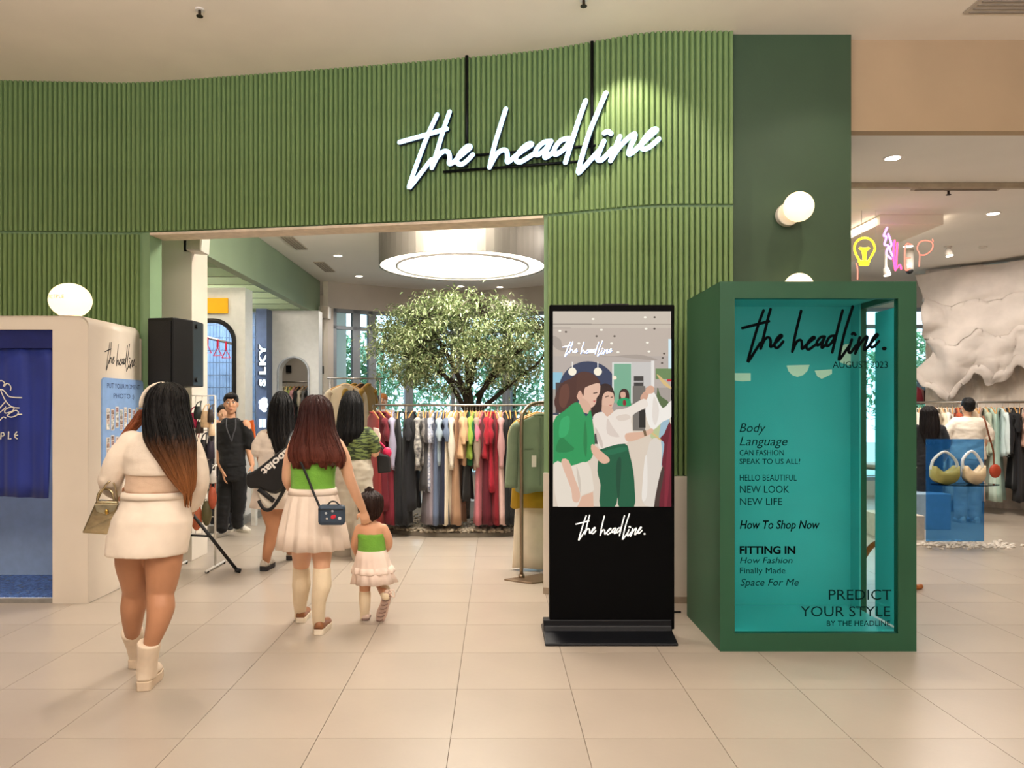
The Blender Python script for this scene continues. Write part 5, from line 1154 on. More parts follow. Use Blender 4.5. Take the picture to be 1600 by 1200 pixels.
class Fig:
    def __init__(s, label, px, Y, fv=(0, 1), name='person', group=None, face_detail=False):
        s.Y = Y; s.root = Vector(((px - CX)/F*Y, Y, 0)); s.t = thing(name, label, 'person', tuple(s.root), 0, group)
        s.fv = Vector((fv[0], fv[1], 0)).normalized(); s.lat = Vector((s.fv.y, -s.fv.x, 0)); s.b = MB(); s.k = 1
    def J(s, px, py, dy=0): return PX(px, py, s.Y + dy) - s.root
    def G(s, px, py): return GR(px, py) - s.root
    def r(s, p): return p * s.Y / F          # pixels to metres at this depth
    def loft(s, mb, secs, n=28, fn=None):
        """secs: (centre, r across, r front-back)"""
        rs = []
        for i, (c, a, b) in enumerate(secs):
            rs.append([c + s.lat*(a*(fn(2*math.pi*j/n, i) if fn else 1)*math.cos(2*math.pi*j/n)) + s.fv*(b*(fn(2*math.pi*j/n, i) if fn else 1)*math.sin(2*math.pi*j/n)) for j in range(n)])
        mb.rings(rs)
    def head(s, c, k=1, look=None):
        f = (look or s.fv).normalized(); lt = Vector((f.y, -f.x, 0)); z = Vector((0, 0, 1)); s.hc = c; s.hk = k; s.look = f
        rot = Matrix((lt, f, z)).transposed(); b = s.b
        b.ell(c + z*.022*k, .073*k, .092*k, .098*k, 20, 14, rot); b.ell(c + f*.02*k - z*.05*k, .064*k, .068*k, .066*k, 16, 10, rot)
        b.ell(c + f*.046*k - z*.092*k, .034*k, .034*k, .024*k, 10, 8, rot)
        b.tube([c + f*.094*k + z*.012*k, c + f*.108*k - z*.018*k, c + f*.104*k - z*.032*k], [.007*k, .0105*k, .0105*k], 8)
        for q in (-1, 1):
            b.ell(c + lt*(.074*k*q) - f*.005*k - z*.01*k, .01*k, .02*k, .03*k, 10, 8, rot); b.ell(c + lt*(.035*k*q) + f*.072*k - z*.02*k, .026*k, .018*k, .024*k, 10, 8, rot)
        b.tube([c + f*.084*k + lt*.022*k - z*.062*k, c + f*.092*k - z*.062*k, c + f*.084*k - lt*.022*k - z*.062*k], [.007*k, .009*k, .007*k], 6)
    def face(s, mats):
        c, k, f = s.hc, s.hk, s.look; lt = Vector((f.y, -f.x, 0)); z = Vector((0, 0, 1))
        for q in (-1, 1):
            e = c + f*.083*k + lt*(.031*k*q) + z*.012*k
            w = MB().ell(e, .014*k, .010*k, .008*k, 12, 8, Matrix((lt, f, z)).transposed()).build('eye', mats['white'], s.t, smooth=True)
            MB().ell(e + f*.0065*k, .0065*k, .005*k, .0072*k, 10, 8, Matrix((lt, f, z)).transposed()).build('iris', mats['dark'], w, smooth=True)
            MB().tube([e + lt*(-.02*k*q) + f*.006*k + z*.019*k, e + f*.012*k + z*.025*k, e + lt*(.022*k*q) + f*.001*k + z*.018*k], [.003*k, .0045*k, .002*k], 6).build('eyebrow', mats['hair'], s.t, smooth=True)
        MB().tube([c + f*.090*k + lt*.024*k - z*.060*k, c + f*.1*k + lt*.006*k - z*.0585*k, c + f*.1*k - z*.0605*k, c + f*.1*k - lt*.006*k - z*.0585*k, c + f*.090*k - lt*.024*k - z*.060*k], [(.002*k, .003*k)] + [(.0065*k, .004*k)]*3 + [(.002*k, .003*k)], 8).build('lips', mats['lip'], s.t, smooth=True)
    def limb(s, pts, mb=None, n=16):
        P_ = [p for p, r in pts]; mb = mb or s.b
        q = smoothpts(P_, 4); rr = []
        R_ = [(r if isinstance(r, tuple) else (r, r)) for p, r in pts]
        for i in range(len(pts) - 1):
            for j in range(4): t = j/4; rr.append(tuple(R_[i][m]*(1 - t) + R_[i+1][m]*t for m in (0, 1)))
        rr.append(R_[-1]); mb.tube(q, rr, n, round_ends=True)
    def hand(s, w, d, pn, k=1, curl=.5, thumb=1, spread=.0, mb=None):
        """w wrist, d pointing direction, pn palm normal, curl radians per joint"""
        mb = mb or s.b; d = Vector(d).normalized(); pn = Vector(pn); pn = (pn - d*pn.dot(d)).normalized(); l = d.cross(pn) * thumb
        mb.tube([w - d*.015*k, w + d*.03*k, w + d*.06*k, w + d*.088*k], [(.024*k, .017*k), (.034*k, .015*k), (.04*k, .014*k), (.038*k, .012*k)], 12, normal=pn)
        for i, (off, ln, r_) in enumerate(((.03, .068, .0088), (.0105, .077, .0092), (-.0095, .071, .0088), (-.0285, .056, .0078))):
            p = w + d*.083*k + l*off*k; dd = (d + l*(off*spread*10)).normalized(); pts = [p - d*.012*k, p]; c = curl*.55
            for seg in (.46, .31, .26):
                dd = (dd*math.cos(c) + pn*math.sin(c)).normalized(); p = p + dd*ln*seg*k; pts.append(p); c = curl
            mb.tube(pts, [r_*k*1.05, r_*k*1.1, r_*k, r_*k*.92, r_*k*.78], 8, round_ends=True)
        p = w + d*.028*k + l*.026*k; t1 = (d*.55 + l*.75 + pn*.25).normalized(); t2 = (d*.85 + l*.3 + pn*.35).normalized()
        mb.tube([p - l*.012*k, p + t1*.03*k, p + t1*.03*k + t2*.028*k, p + t1*.03*k + t2*.05*k], [.0125*k, .0115*k, .0098*k, .008*k], 8, round_ends=True)
    def skin(s, m, voxel=.0075): return link('body', remesh(s.b, 'body', voxel, 3), m, s.t)
    def cloth(s, name, mb, m, voxel=.009, it=5, fold=.004, fscale=9, seed=1): return link(name, remesh(mb, name, voxel, it, fold, fscale, seed), m, s.t)
    def shoe(s, heel, fwd, L=.24, W=.04, hu=.07, hs=.03, mu=None, ms=None, up=(0, 0, 1), top=None, name='shoe', shaft_r=.045, tread=False):
        """heel: ground contact behind the heel; top: upper end of a boot shaft / ankle"""
        f = Vector(fwd).normalized(); u = Vector(up); u = (u - f*u.dot(f)).normalized(); l = f.cross(u)
        st = [(0, .62), (.06, .8), (.2, .86), (.42, .82), (.66, 1.0), (.85, .88), (.95, .6), (1, .25)]
        so = MB(); so.rings([[heel + f*(L*x) + l*(W*w), heel + f*(L*x) + l*(W*w*1.04) + u*hs, heel + f*(L*x) - l*(W*w*1.04) + u*hs, heel + f*(L*x) - l*(W*w)] for x, w in st])
        um = MB(); prof = [.75, .95, 1.0, .86, .62, .46, .36, .25]
        rs = [[heel + f*(L*x) + l*(W*w*.97*math.cos(a)) + u*(hs + max(0, hu*h*math.sin(a))) for a in [math.pi*j/10 for j in range(11)]] for (x, w), h in zip(st, prof)]
        um.rings(rs)
        if top is not None:
            a = heel + f*(L*.24) + u*(hs + .01); um.tube([a, a.lerp(Vector(top), .45), Vector(top)], [shaft_r*.95, shaft_r*.92, shaft_r*1.08], 14)
            o = link(name, remesh(um, name, .008, 3), mu, s.t)
        else: o = um.build(name, mu, s.t, smooth=True)
        so.build('sole', ms, o, bevel=.004)
        return o
    def hair(s, secs, m, n=72, amp=.05, jag=.03, seed=0, name='hair', twist=.5):
        """locks: closed loft with strand ridges; secs (centre, across, front-back)"""
        rg = random.Random(seed); fr = [(rg.randint(5, 9), rg.uniform(0, 6.28)), (rg.randint(12, 17), rg.uniform(0, 6.28)), (rg.randint(22, 30), rg.uniform(0, 6.28))]; N_ = len(secs); rs = []
        # densify
        C = smoothpts([c for c, a, b in secs], 4); A = smoothpts([(a, b, 0) for c, a, b in secs], 4); M_ = len(C)
        for i in range(M_):
            t = i/(M_ - 1); ring = []
            for j in range(n):
                th = 2*math.pi*j/n; ph = twist*t*2
                k = 1 + (amp*1.25*min(1, .3 + t*1.3))*(1 + .5*noise.noise(Vector((math.cos(th)*2, math.sin(th)*2, t*4 + seed))))*(.9*math.sin(fr[0][0]*th + fr[0][1] + ph) + .5*math.sin(fr[1][0]*th + fr[1][1] - ph*2) + .28*math.sin(fr[2][0]*th + fr[2][1]))
                dz = -jag*(.5 + .5*math.sin(fr[0][0]*th*1 + fr[0][1]) + .4*math.sin(fr[2][0]*th)) if i >= M_ - 2 else 0
                ring.append(C[i] + s.lat*(max(A[i].x, .002)*k*math.cos(th)) + s.fv*(max(A[i].y, .002)*k*math.sin(th)) + Vector((0, 0, dz)))
            rs.append(ring)
        mb = MB().rings(rs)
        for q in range(int(n*1.1)):      # loose strands lying on the surface
            th0 = rg.uniform(0, 2*math.pi); i0 = rg.randint(1, max(1, M_//3)); i1 = min(M_ - 1, i0 + rg.randint(M_//3, M_)); dr = rg.uniform(-.25, .25); lift = rg.uniform(1.0, 1.05); pts = []
            for i in range(i0, i1 + 1):
                a = (th0 + dr*(i - i0)/M_)/(2*math.pi)*n; j = int(a) % n; w_ = a - int(a); p = rs[i][j].lerp(rs[i][(j+1) % n], w_); pts.append(C[i] + (p - C[i])*lift)
            if len(pts) > 3: L_ = len(pts); mb.tube(pts, [.0045*(1 - .75*k/L_) + .0006 for k in range(L_)], 4)
        return mb.build(name, m, s.t, smooth=True)
def hairmat(name, top, bot, z0, z1, rough=.52):
    m = mat(name, top, rough, var=0, spec=.2); nt = m.node_tree; N = nt.nodes; L = nt.links; b = N['Principled BSDF']
    tc = N.new('ShaderNodeTexCoord'); sx = N.new('ShaderNodeSeparateXYZ'); L.new(tc.outputs['Object'], sx.inputs[0])
    mp = N.new('ShaderNodeMapping'); mp.inputs['Scale'].default_value = (70, 70, 3); L.new(tc.outputs['Object'], mp.inputs[0])
    nz = N.new('ShaderNodeTexNoise'); nz.inputs['Scale'].default_value = 1.6; nz.inputs['Detail'].default_value = 3; L.new(mp.outputs[0], nz.inputs['Vector'])
    ad = N.new('ShaderNodeMath'); ad.operation = 'MULTIPLY_ADD'; ad.inputs[1].default_value = .16; L.new(nz.outputs['Fac'], ad.inputs[0]); L.new(sx.outputs['Z'], ad.inputs[2])
    mr = N.new('ShaderNodeMapRange'); mr.inputs['From Min'].default_value = z0 + .08; mr.inputs['From Max'].default_value = z1 + .08; L.new(ad.outputs[0], mr.inputs['Value'])
    rp = N.new('ShaderNodeValToRGB'); e = rp.color_ramp.elements; e[0].color = rgb(bot); e[1].color = rgb(top); L.new(mr.outputs[0], rp.inputs[0])
    mx = N.new('ShaderNodeMix'); mx.data_type = 'RGBA'; mx.blend_type = 'MULTIPLY'; mx.inputs['Factor'].default_value = .55
    r2 = N.new('ShaderNodeValToRGB'); r2.color_ramp.elements[0].position = .3; r2.color_ramp.elements[0].color = (.35, .35, .35, 1); r2.color_ramp.elements[1].position = .65
    L.new(nz.outputs['Fac'], r2.inputs[0]); L.new(rp.outputs[0], mx.inputs[6]); L.new(r2.outputs[0], mx.inputs[7]); L.new(mx.outputs[2], b.inputs['Base Color'])
    bp = N.new('ShaderNodeBump'); bp.inputs['Strength'].default_value = .9; bp.inputs['Distance'].default_value = .01; L.new(nz.outputs['Fac'], bp.inputs['Height']); L.new(bp.outputs[0], b.inputs['Normal'])
    return m
def clothm(name, col, rough=.85, bump=.15, bscale=260, var=.05, col2=None, scale=6, stretch=None, sheen=.1, metal=0):
    return mat(name, col, rough, metal, var=var, scale=scale, bump=bump, bscale=bscale, col2=col2, stretch=stretch, sheen=sheen)
SK_TAN = mat('skin_tan', (186, 132, 98), .5, var=.05, scale=8, spec=.35); SK_FAIR = mat('skin_fair', (228, 178, 146), .5, var=.04, scale=8, spec=.35); SK_MID = mat('skin_mid', (214, 160, 126), .5, var=.04, scale=8, spec=.35)
FM = dict(white=mat('eye_white', (236, 230, 224), .3, var=0), dark=mat('iris_dark', (30, 20, 16), .2, var=0), hair=mat('brow_hair', (28, 22, 20), .6, var=0), lip=mat('lip_rose', (176, 96, 88), .45, var=0))
Zv = Vector((0, 0, 1))

# ---------------------------------------------------------------- 1 woman in white with ombre hair
f = Fig('woman in white crop top and mini skirt with long ombre hair and headband', 236, 4.05); J = f.J
f.head(J(258, 634, .02), 1.0, Vector((-.6, .8, 0)))
f.limb([(J(258, 660, .0), .05), (J(252, 676, -.01), .056)])
f.loft(f.b, [(J(236, 862), .15, .11), (J(236, 845), .185, .125), (J(239, 815), .190, .13), (J(242, 785), .165, .115), (J(243, 764), .15, .105), (J(246, 738), .155, .105), (J(248, 712), .17, .105), (J(249, 692), .175, .09), (J(250, 678), .11, .07), (J(252, 668), .06, .055)])
f.limb([(J(203, 693), .055), (J(188, 715, -.01), .05), (J(175, 745, 0), .043), (J(174, 758, .07), .042), (J(178, 772, .17), .03)]); f.hand(J(178, 772, .17), (0.25, .9, -.25), (.8, 0, -.4), .95, .6, -1)
f.limb([(J(294, 694), .055), (J(302, 718, -.01), .05), (J(307, 748), .043), (J(302, 775, .05), .04), (J(296, 800, .09), .029)]); f.hand(J(296, 800, .09), (-.12, .3, -1), (-1, .1, .1), .95, .5, 1)
f.limb([(J(210, 850), .098), (J(209, 880, .04), .094), (J(211, 905, .08), .078), (J(212, 925, .12), .068), (J(208, 950, .13), .066), (J(207, 975, .17), .052), (J(207, 995, .22), .036)])
f.limb([(J(256, 850), .1), (J(255, 880, .0), .096), (J(253, 910, .0), .08), (J(250, 928, .0), .07), (J(251, 950, -.03), .072), (J(245, 978, -.05), .056), (J(235, 1008, -.05), .037)])
f.skin(SK_TAN, .008)
M_W1 = clothm('white_knit', (232, 216, 198), bump=.12, bscale=160); M_MESH = clothm('nude_mesh', (214, 184, 158)); M_W2 = clothm('white_denim', (236, 220, 202), bump=.08, bscale=340)
mb = MB(); f.loft(mb, [(J(248, 741), .172, .125), (J(248, 730), .176, .126), (J(248, 712), .186, .124), (J(249, 694), .19, .104), (J(250, 680), .13, .085), (J(252, 672), .078, .068)])
f.limb([(J(205, 692), .068), (J(188, 715, -.01), .066), (J(174, 745, 0), .064), (J(173, 758, .07), .06), (J(178, 768, .13), .042)], mb); f.limb([(J(292, 693), .068), (J(302, 718, -.01), .066), (J(308, 748), .064), (J(303, 775, .05), .06), (J(299, 788, .07), .045)], mb)
f.cloth('bolero', mb, M_W1, .009, 4, .0045, 8)
mb = MB(); f.loft(mb, [(J(243, 768), .157, .112), (J(244, 755), .158, .111), (J(246, 738), .163, .112), (J(247, 722), .166, .112)]); f.cloth('tank_top', mb, M_MESH, .009, 3, .004, 16)
def skfold(a, i): return 1 + .012*math.sin(a*7 + i) + .01*math.sin(a*13 + 2*i)
mb = MB(); f.loft(mb, [(J(229, 865, 0), .208, .165), (J(230, 859, 0), .210, .165), (J(233, 838), .212, .16), (J(238, 812), .208, .152), (J(242, 788), .18, .13), (J(243, 768), .163, .118)], 48, skfold); f.cloth('mini_skirt', mb, M_W2, .009, 4, .003, 7)
mb = MB(); f.loft(mb, [(J(242, 778), .178, .131), (J(243, 768), .17, .125)], 40); mb.build('waistband', M_W2, f.t, smooth=True)
for hl, tp, dv in ((f.G(208, 1046), J(206, 986, .22), (.05, 1, 0)), (f.G(223, 1081), J(233, 1003, -.05), (-.12, 1, 0))):
    f.shoe(hl + Vector((0, 0, 0)), dv, .25, .046, .085, .05, mat('boot_cream', (226, 206, 182), .5, var=.04), mat('boot_sole', (212, 190, 164), .6), top=tp, name='ankle_boot', shaft_r=.056)
H1 = hairmat('hair_ombre', (14, 10, 9), (178, 112, 64), .95, 1.34)
f.hair([(J(262, 597, .03), .012, .012), (J(262, 602, .02), .06, .07), (J(262, 616, .01), .096, .112), (J(261, 636, 0), .108, .122), (J(262, 660, -.03), .122, .11), (J(266, 690, -.07), .128, .085), (J(276, 720, -.095), .098, .062), (J(285, 745, -.105), .072, .046), (J(292, 765, -.105), .04, .03), (J(294, 775, -.105), .012, .012)], H1, amp=.05, seed=4, jag=.05)
f.hair([(J(224, 640, .09), .02, .03), (J(216, 656, .08), .028, .04), (J(205, 670, .05), .026, .04), (J(194, 683, .03), .02, .03), (J(184, 695, .03), .008, .012)], hairmat('hair_auburn', (120, 60, 36), (190, 110, 60), 1.2, 1.45), amp=.06, seed=8, name='front_lock', n=30)
hd = f.hc + Vector((-.03, .035, .002)); ld = Vector((.8, .6, 0))
MB().tube([hd + ld*(.104*math.cos(a)) + Zv*(.112*math.sin(a)) for a in [R(v) for v in range(-5, 190, 12)]], [(.018, .006)]*17, 8).build('headband', clothm('cream_band', (240, 224, 204)), f.t, smooth=True)
# metallic handbag on her forearm
hb_ = thing('handbag', 'shiny silver-gold handbag carried by the woman in white', 'bag', tuple(f.root + J(153, 835)))
M_GOLD = mat('mirror_leather', (196, 178, 140), .18, .95, var=.25, scale=9, bump=.7, bscale=10)
q = lambda x, y, d: PX(x, y, f.Y + d)
rs = [[q(x0, y0, -.07), q(x1, y1, -.05), q(x1 + 2, y1 - 1, .03), q(x0 + 4, y0 - 2, .03)] for x0, y0, x1, y1 in ((128, 833, 178, 836), (130, 828, 180, 831), (140, 805, 182, 806), (149, 785, 184, 786), (151, 782, 183, 783))]
MB().rings(rs).build('body', M_GOLD, hb_, world=True, bevel=.008)
MB().prism([q(147, 787, -.073), q(185, 787, -.058), q(178, 800, -.066), q(166, 805, -.07), q(150, 800, -.075)], (0, 0, 0), (0, .008, 0)).build('flap', M_GOLD, hb_, world=True, bevel=.003)
for d in (-.045, .02): MB().tube(smoothpts([q(152, 787, d), q(154, 772, d), q(163, 764, d + .01), q(174, 768, d), q(180, 787, d)], 5), .007, 8).build('handle', M_GOLD, hb_, smooth=True, world=True)
MB().tube(smoothpts([q(151, 786, -.03), q(158, 770, -.05), q(168, 755, -.06), q(176, 752, -.045), q(182, 770, -.04), q(183, 786, -.03)], 5), .0045, 6).build('strap', M_GOLD, hb_, smooth=True, world=True)
MB().ell(q(166, 800, -.076), .008, .004, .014, 10, 8).build('clasp', mat('clasp_gold', (220, 180, 90), .25, 1), hb_, smooth=True, world=True)

# ---------------------------------------------------------------- 2 woman in green bandeau
f = Fig('woman in green bandeau and white pleated skirt with long auburn hair', 490, 5.0); J = f.J
f.head(J(494, 652, .02), .98)
f.limb([(J(494, 676), .045), (J(494, 690), .05)])
f.loft(f.b, [(J(489, 812), .15, .11), (J(489, 795), .168, .12), (J(489, 775), .15, .11), (J(489, 758), .132, .098), (J(489, 740), .135, .098), (J(490, 720), .145, .1), (J(492, 702), .155, .095), (J(493, 690), .14, .075), (J(494, 682), .07, .055)])
f.limb([(J(462, 695), .048), (J(455, 712, -.01), .044), (J(450, 735), .038), (J(450, 752, .03), .036), (J(458, 768, .16), .028)]); f.hand(J(458, 768, .16), (.2, .95, -.2), (1, 0, 0), .9, .5, -1)
f.limb([(J(526, 695), .048), (J(537, 715, -.01), .044), (J(545, 745, .02), .038), (J(556, 772, .10), .034), (J(567, 796, .2), .025)]); f.hand(J(567, 796, .2), (.15, .4, -1), (-.1, .9, .4), .9, .45, -1, spread=.6)
for hx, kx, ax, dk, gx, gy in ((474, 471, 469, .1, 469, 974), (503, 503, 498, 0, 497, 993)):
    g = f.G(gx, gy); dy = g.y
    f.limb([(J(hx, 815), .088), (J((hx + kx)/2, 850, .02), .076), (J(kx, 882, dy*.6), .055), (J(kx, 890, dy*.6), .052), (J(kx, 915, dy*.7 - .02), .056), (J(ax, 940, dy*.9), .042), (J(ax, gy - 19, dy + .06), .034), (J(ax, gy - 8, dy + .08), .034)])
    M_SOCK = clothm('cream_sock', (236, 216, 184), bump=.3, bscale=200)
    mb = MB(); f.limb([(J(kx, 890, dy*.6), .058), (J(kx, 902, dy*.65 - .01), .06), (J(kx, 915, dy*.7 - .02), .062), (J(ax, 940, dy*.9), .048), (J(ax, gy - 19, dy + .06), .04), (J(ax, gy - 10, dy + .1), .04)], mb); f.cloth('knee_sock', mb, M_SOCK, .008, 2, .001)
    f.shoe(g, (.06 if gx > 480 else -.05, 1, 0), .235, .042, .055, .04, mat('shoe_brown', (150, 96, 60), .45, var=.1), mat('sole_cream', (232, 218, 196), .6), name='platform_shoe')
f.skin(SK_FAIR)
mb = MB(); f.loft(mb, [(J(489, 770), .15, .112), (J(489, 755), .142, .108), (J(489, 740), .145, .108), (J(490, 722), .152, .11)], 32); f.cloth('bandeau_top', mb, clothm('bright_green_knit', (116, 174, 62), bump=.3, bscale=120), .008, 2, .003, 14)
def pleat(a, i): return 1 + [.004, .02, .06, .09, .10][min(i, 4)]*(abs(((a*14/math.pi) % 2) - 1) - .5)*1.6
mb = MB(); f.loft(mb, [(J(489, 764), .15, .115), (J(489, 776), .165, .125), (J(489, 800), .19, .145), (J(489, 830), .215, .165), (J(489, 856), .232, .18)], 168, pleat); sk_ = mb.build('pleated_skirt', clothm('white_satin', (240, 222, 206), rough=.5), f.t, smooth=True)
mb = MB(); f.loft(mb, [(J(489, 762), .153, .118), (J(489, 772), .164, .126)], 48); mb.build('waistband', clothm('white_satin', (240, 222, 206)), f.t, smooth=True)
H2 = hairmat('hair_auburn_long', (58, 28, 26), (120, 60, 44), .95, 1.45)
f.hair([(J(494, 617, .03), .01, .01), (J(494, 620, .02), .05, .06), (J(494, 632, .01), .092, .11), (J(494, 652, 0), .108, .118), (J(493, 672, -.02), .125, .11), (J(493, 692, -.05), .155, .09), (J(495, 708, -.08), .172, .07), (J(497, 720, -.085), .17, .058), (J(498, 723, -.085), .15, .04)], H2, amp=.035, seed=11, jag=.035)
# crossbody bag
cb = thing('crossbody_bag', 'dark blue crossbody bag with patches on the white pleated skirt', 'bag', tuple(f.root + J(518, 820, -.2)))
q = lambda x, y, d: PX(x, y, f.Y + d); c = q(518.5, 804, -.235)
MB().box(c.x - .083, c.x + .083, c.y - .03, c.y + .03, c.z - .065, c.z + .062).build('body', mat('bag_slate', (50, 66, 84), .5, var=.1), cb, world=True, bevel=.02)
MB().tube([c + Vector((-.078, -.031, .035)), c + Vector((.078, -.031, .035))], .003, 6).build('zip', mat('zip_dark', (24, 28, 34), .4), cb, world=True)
for dx, dz, r_, col in ((.012, -.012, .013, (206, 40, 60)), (.022, -.008, .011, (206, 40, 60)), (-.03, .012, .008, (190, 196, 202)), (-.025, -.022, .007, (210, 200, 190)), (.055, -.02, .011, (200, 205, 210)), (.01, .025, .008, (180, 186, 196))):
    MB().ell(c + Vector((dx, -.031, dz)), r_, .003, r_, 10, 6).build('patch', mat('patch_%d' % col[1], col, .5), cb, smooth=True, world=True)
MB().tube(smoothpts([q(512, 789, -.235), q(517, 784, -.235), q(524, 784, -.235), q(530, 789, -.235)], 4), .005, 6).build('grab_handle', mat('strap_black', (24, 24, 28), .5), cb, smooth=True, world=True)
MB().tube(smoothpts([q(500, 793, -.235), q(490, 770, -.155), q(480, 745, -.135), q(470, 722, -.13), q(462, 702, -.105), q(459, 693, -.05), q(461, 689, .0)], 5), [(.008, .003)]*31, 8, normal=(0, 1, 0)).build('strap', mat('strap_black', (24, 24, 28), .5), cb, smooth=True, world=True)

# ---------------------------------------------------------------- 3 toddler
f = Fig('toddler in green bandeau and white frilly skirt with a top knot', 582, 5.32); J = f.J
f.head(J(580, 793, .01), .86)
f.limb([(J(580, 808), .034), (J(580, 818), .036)])
f.loft(f.b, [(J(581, 882), .08, .07), (J(581, 868), .096, .08), (J(581, 850), .088, .072), (J(580, 835), .092, .072), (J(580, 823), .098, .062), (J(580, 816), .06, .045)])
f.limb([(J(562, 826), .034), (J(556, 842, 0), .031), (J(555, 855, .03), .028), (J(560, 868, .1), .022)]); f.hand(J(560, 868, .1), (.2, .8, -.4), (1, 0, 0), .6, .5, -1)
f.limb([(J(599, 826), .034), (J(606, 840, 0), .031), (J(607, 852, .03), .028), (J(602, 860, .1), .022)]); f.hand(J(602, 860, .1), (-.3, .9, .1), (-1, 0, 0), .6, .6, 1)
gl_ = f.G(571, 970); dy = gl_.y
f.limb([(J(572, 880), .052), (J(571, 905, .0), .044), (J(570, 922, .0), .038), (J(570, 940, dy*.5), .036), (J(570, 958, dy + .03), .028), (J(570, 966, dy + .04), .026)])
f.limb([(J(592, 880), .052), (J(594, 902, .06), .045), (J(597, 916, .10), .04), (J(600, 924, .02), .036), (J(603, 930, -.08), .028)])
f.skin(SK_MID, .0065)
mb = MB(); f.limb([(J(570, 926), .042), (J(570, 940, dy*.5), .041), (J(570, 958, dy + .03), .033), (J(570, 964, dy + .04), .033)], mb); f.cloth('knee_sock', mb, MATS['cream_sock'], .007, 2, .001)
mb = MB(); f.limb([(J(601, 922, .04), .04), (J(602, 928, -.02), .037), (J(603, 931, -.08), .032)], mb); f.cloth('knee_sock', mb, MATS['cream_sock'], .007, 2, .001)
M_TS = mat('shoe_pinkwhite', (232, 206, 190), .6, var=.05); M_TSO = mat('sole_stripe', (160, 128, 116), .7, var=.3, scale=40, stretch=(.2, .2, 6))
f.shoe(gl_, (-.1, 1, 0), .15, .033, .045, .016, M_TS, M_TSO, name='shoe')
hl = J(606, 927, -.10); toe = J(592, 974, -.02); fw_ = (toe - hl).normalized()
f.shoe(hl, fw_, (toe - hl).length, .037, .05, .016, M_TS, mat('sole_light', (206, 176, 160), .7), up=(0, 1, .2), name='shoe')
for k in range(7):
    p = hl.lerp(toe, .1 + .13*k) + Vector((0, -.004, 0)); MB().tube([p - Vector((.024, 0, .004)), p + Vector((.0, -.002, -.006)), p + Vector((.024, 0, .004))], .004, 6).build('sole_ridge', M_TSO, f.t, smooth=True)
for sx in (-1, 1): MB().tube(smoothpts([J(607, 925, -.11), J(612 + 3*sx, 922, -.12), J(614 + 2*sx, 930 + 3*sx, -.12), J(608, 927, -.11)], 4), .004, 6).build('lace_bow', M_TS, f.t, smooth=True)
mb = MB(); f.loft(mb, [(J(581, 864), .1, .085), (J(581, 850), .096, .08), (J(580, 833), .1, .08)], 28); f.cloth('bandeau_top', mb, MATS['bright_green_knit'], .007, 2, .003, 22)
def frill(a, i): return 1 + [.0, .03, .05, .06, .09][min(i, 4)]*(.6*math.sin(a*9 + i*.3) + .4*math.sin(a*17 - i))
mb = MB(); f.loft(mb, [(J(581, 859), .1, .085), (J(581, 872), .118, .1), (J(582, 888), .135, .118), (J(583, 895), .142, .125), (J(584, 909), .16, .14)], 96, frill); mb.build('frilly_skirt', clothm('frill_white', (242, 220, 206), rough=.7), f.t, smooth=True)
mb = MB(); f.loft(mb, [(J(582, 884), .136, .12), (J(583, 892), .15, .132), (J(583, 894), .145, .128)], 96, lambda a, i: 1 + .05*math.sin(a*15)); mb.build('ruffle', MATS['frill_white'], f.t, smooth=True)
H3 = hairmat('hair_toddler', (44, 28, 24), (60, 38, 30), .6, .9)
f.hair([(J(579, 767, .02), .01, .01), (J(579, 769, .02), .045, .05), (J(579, 777, .01), .078, .09), (J(579, 792, 0), .084, .095), (J(579, 804, -.005), .07, .075), (J(580, 810, -.01), .045, .05), (J(580, 813, -.01), .02, .02)], H3, amp=.02, jag=.006, seed=2)
for sx in (-1, 0, 1): f.hair([(J(578 + sx, 774, .01), .016, .016), (J(577 + 2*sx, 768, .01), .018, .016), (J(577 + 4*sx, 762 + abs(sx)*2, .01), .012, .01), (J(577 + 6*sx, 760 + abs(sx)*4, .01), .003, .003)], H3, n=20, amp=.08, jag=0, seed=3, name='top_knot')

# ---------------------------------------------------------------- 4 man in black facing the viewer
f = Fig('man in black shirt and black trousers standing beside the wire stand', 362, 8.7, (.25, -1)); J = f.J
f.head(J(361, 631, -.02), 1.0, Vector((.3, -1, 0)))
f.limb([(J(361, 648), .05), (J(361, 660), .055)])
f.loft(f.b, [(J(363, 745), .13, .11), (J(363, 735), .14, .11), (J(363, 715), .125, .1), (J(362, 690), .13, .105), (J(362, 670), .145, .1), (J(361, 660), .14, .08), (J(361, 654), .07, .06)])
f.limb([(J(340, 663), .055), (J(338, 682), .05), (J(341, 703), .04), (J(343, 720, -.04), .037), (J(349, 736, -.1), .028)]); f.hand(J(349, 736, -.1), (.2, -.3, -1), (.9, .3, 0), 1, .35, 1)
f.limb([(J(384, 663), .055), (J(387, 682), .05), (J(389, 702), .04), (J(391, 712, -.02), .036), (J(394, 726, -.04), .028)]); f.hand(J(394, 726, -.04), (.1, -.2, -1), (-1, 0, 0), 1, .35, -1)
f.limb([(J(353, 745), .06), (J(350, 785), .045), (J(347, 826), .035)]); f.limb([(J(374, 745), .06), (J(374, 780, .04), .045), (J(371, 820, .1), .035)])
f.skin(SK_MID, .0085); f.face(FM)
MB_ = clothm('black_cotton', (16, 16, 19), var=.1); M_TROU = clothm('black_denim', (13, 13, 16), var=.1)
mb = MB(); f.loft(mb, [(J(363, 728), .15, .135), (J(363, 712), .145, .125), (J(362, 690), .15, .122), (J(362, 672), .162, .118), (J(361, 661), .15, .09), (J(361, 653), .07, .065)])
for sx, (a, b, c) in ((-1, ((343, 664), (337, 682), (338, 697))), (1, ((381, 664), (388, 682), (390, 697)))): f.limb([(J(*a), .058), (J(*b), .062), (J(*c), .06)], mb)
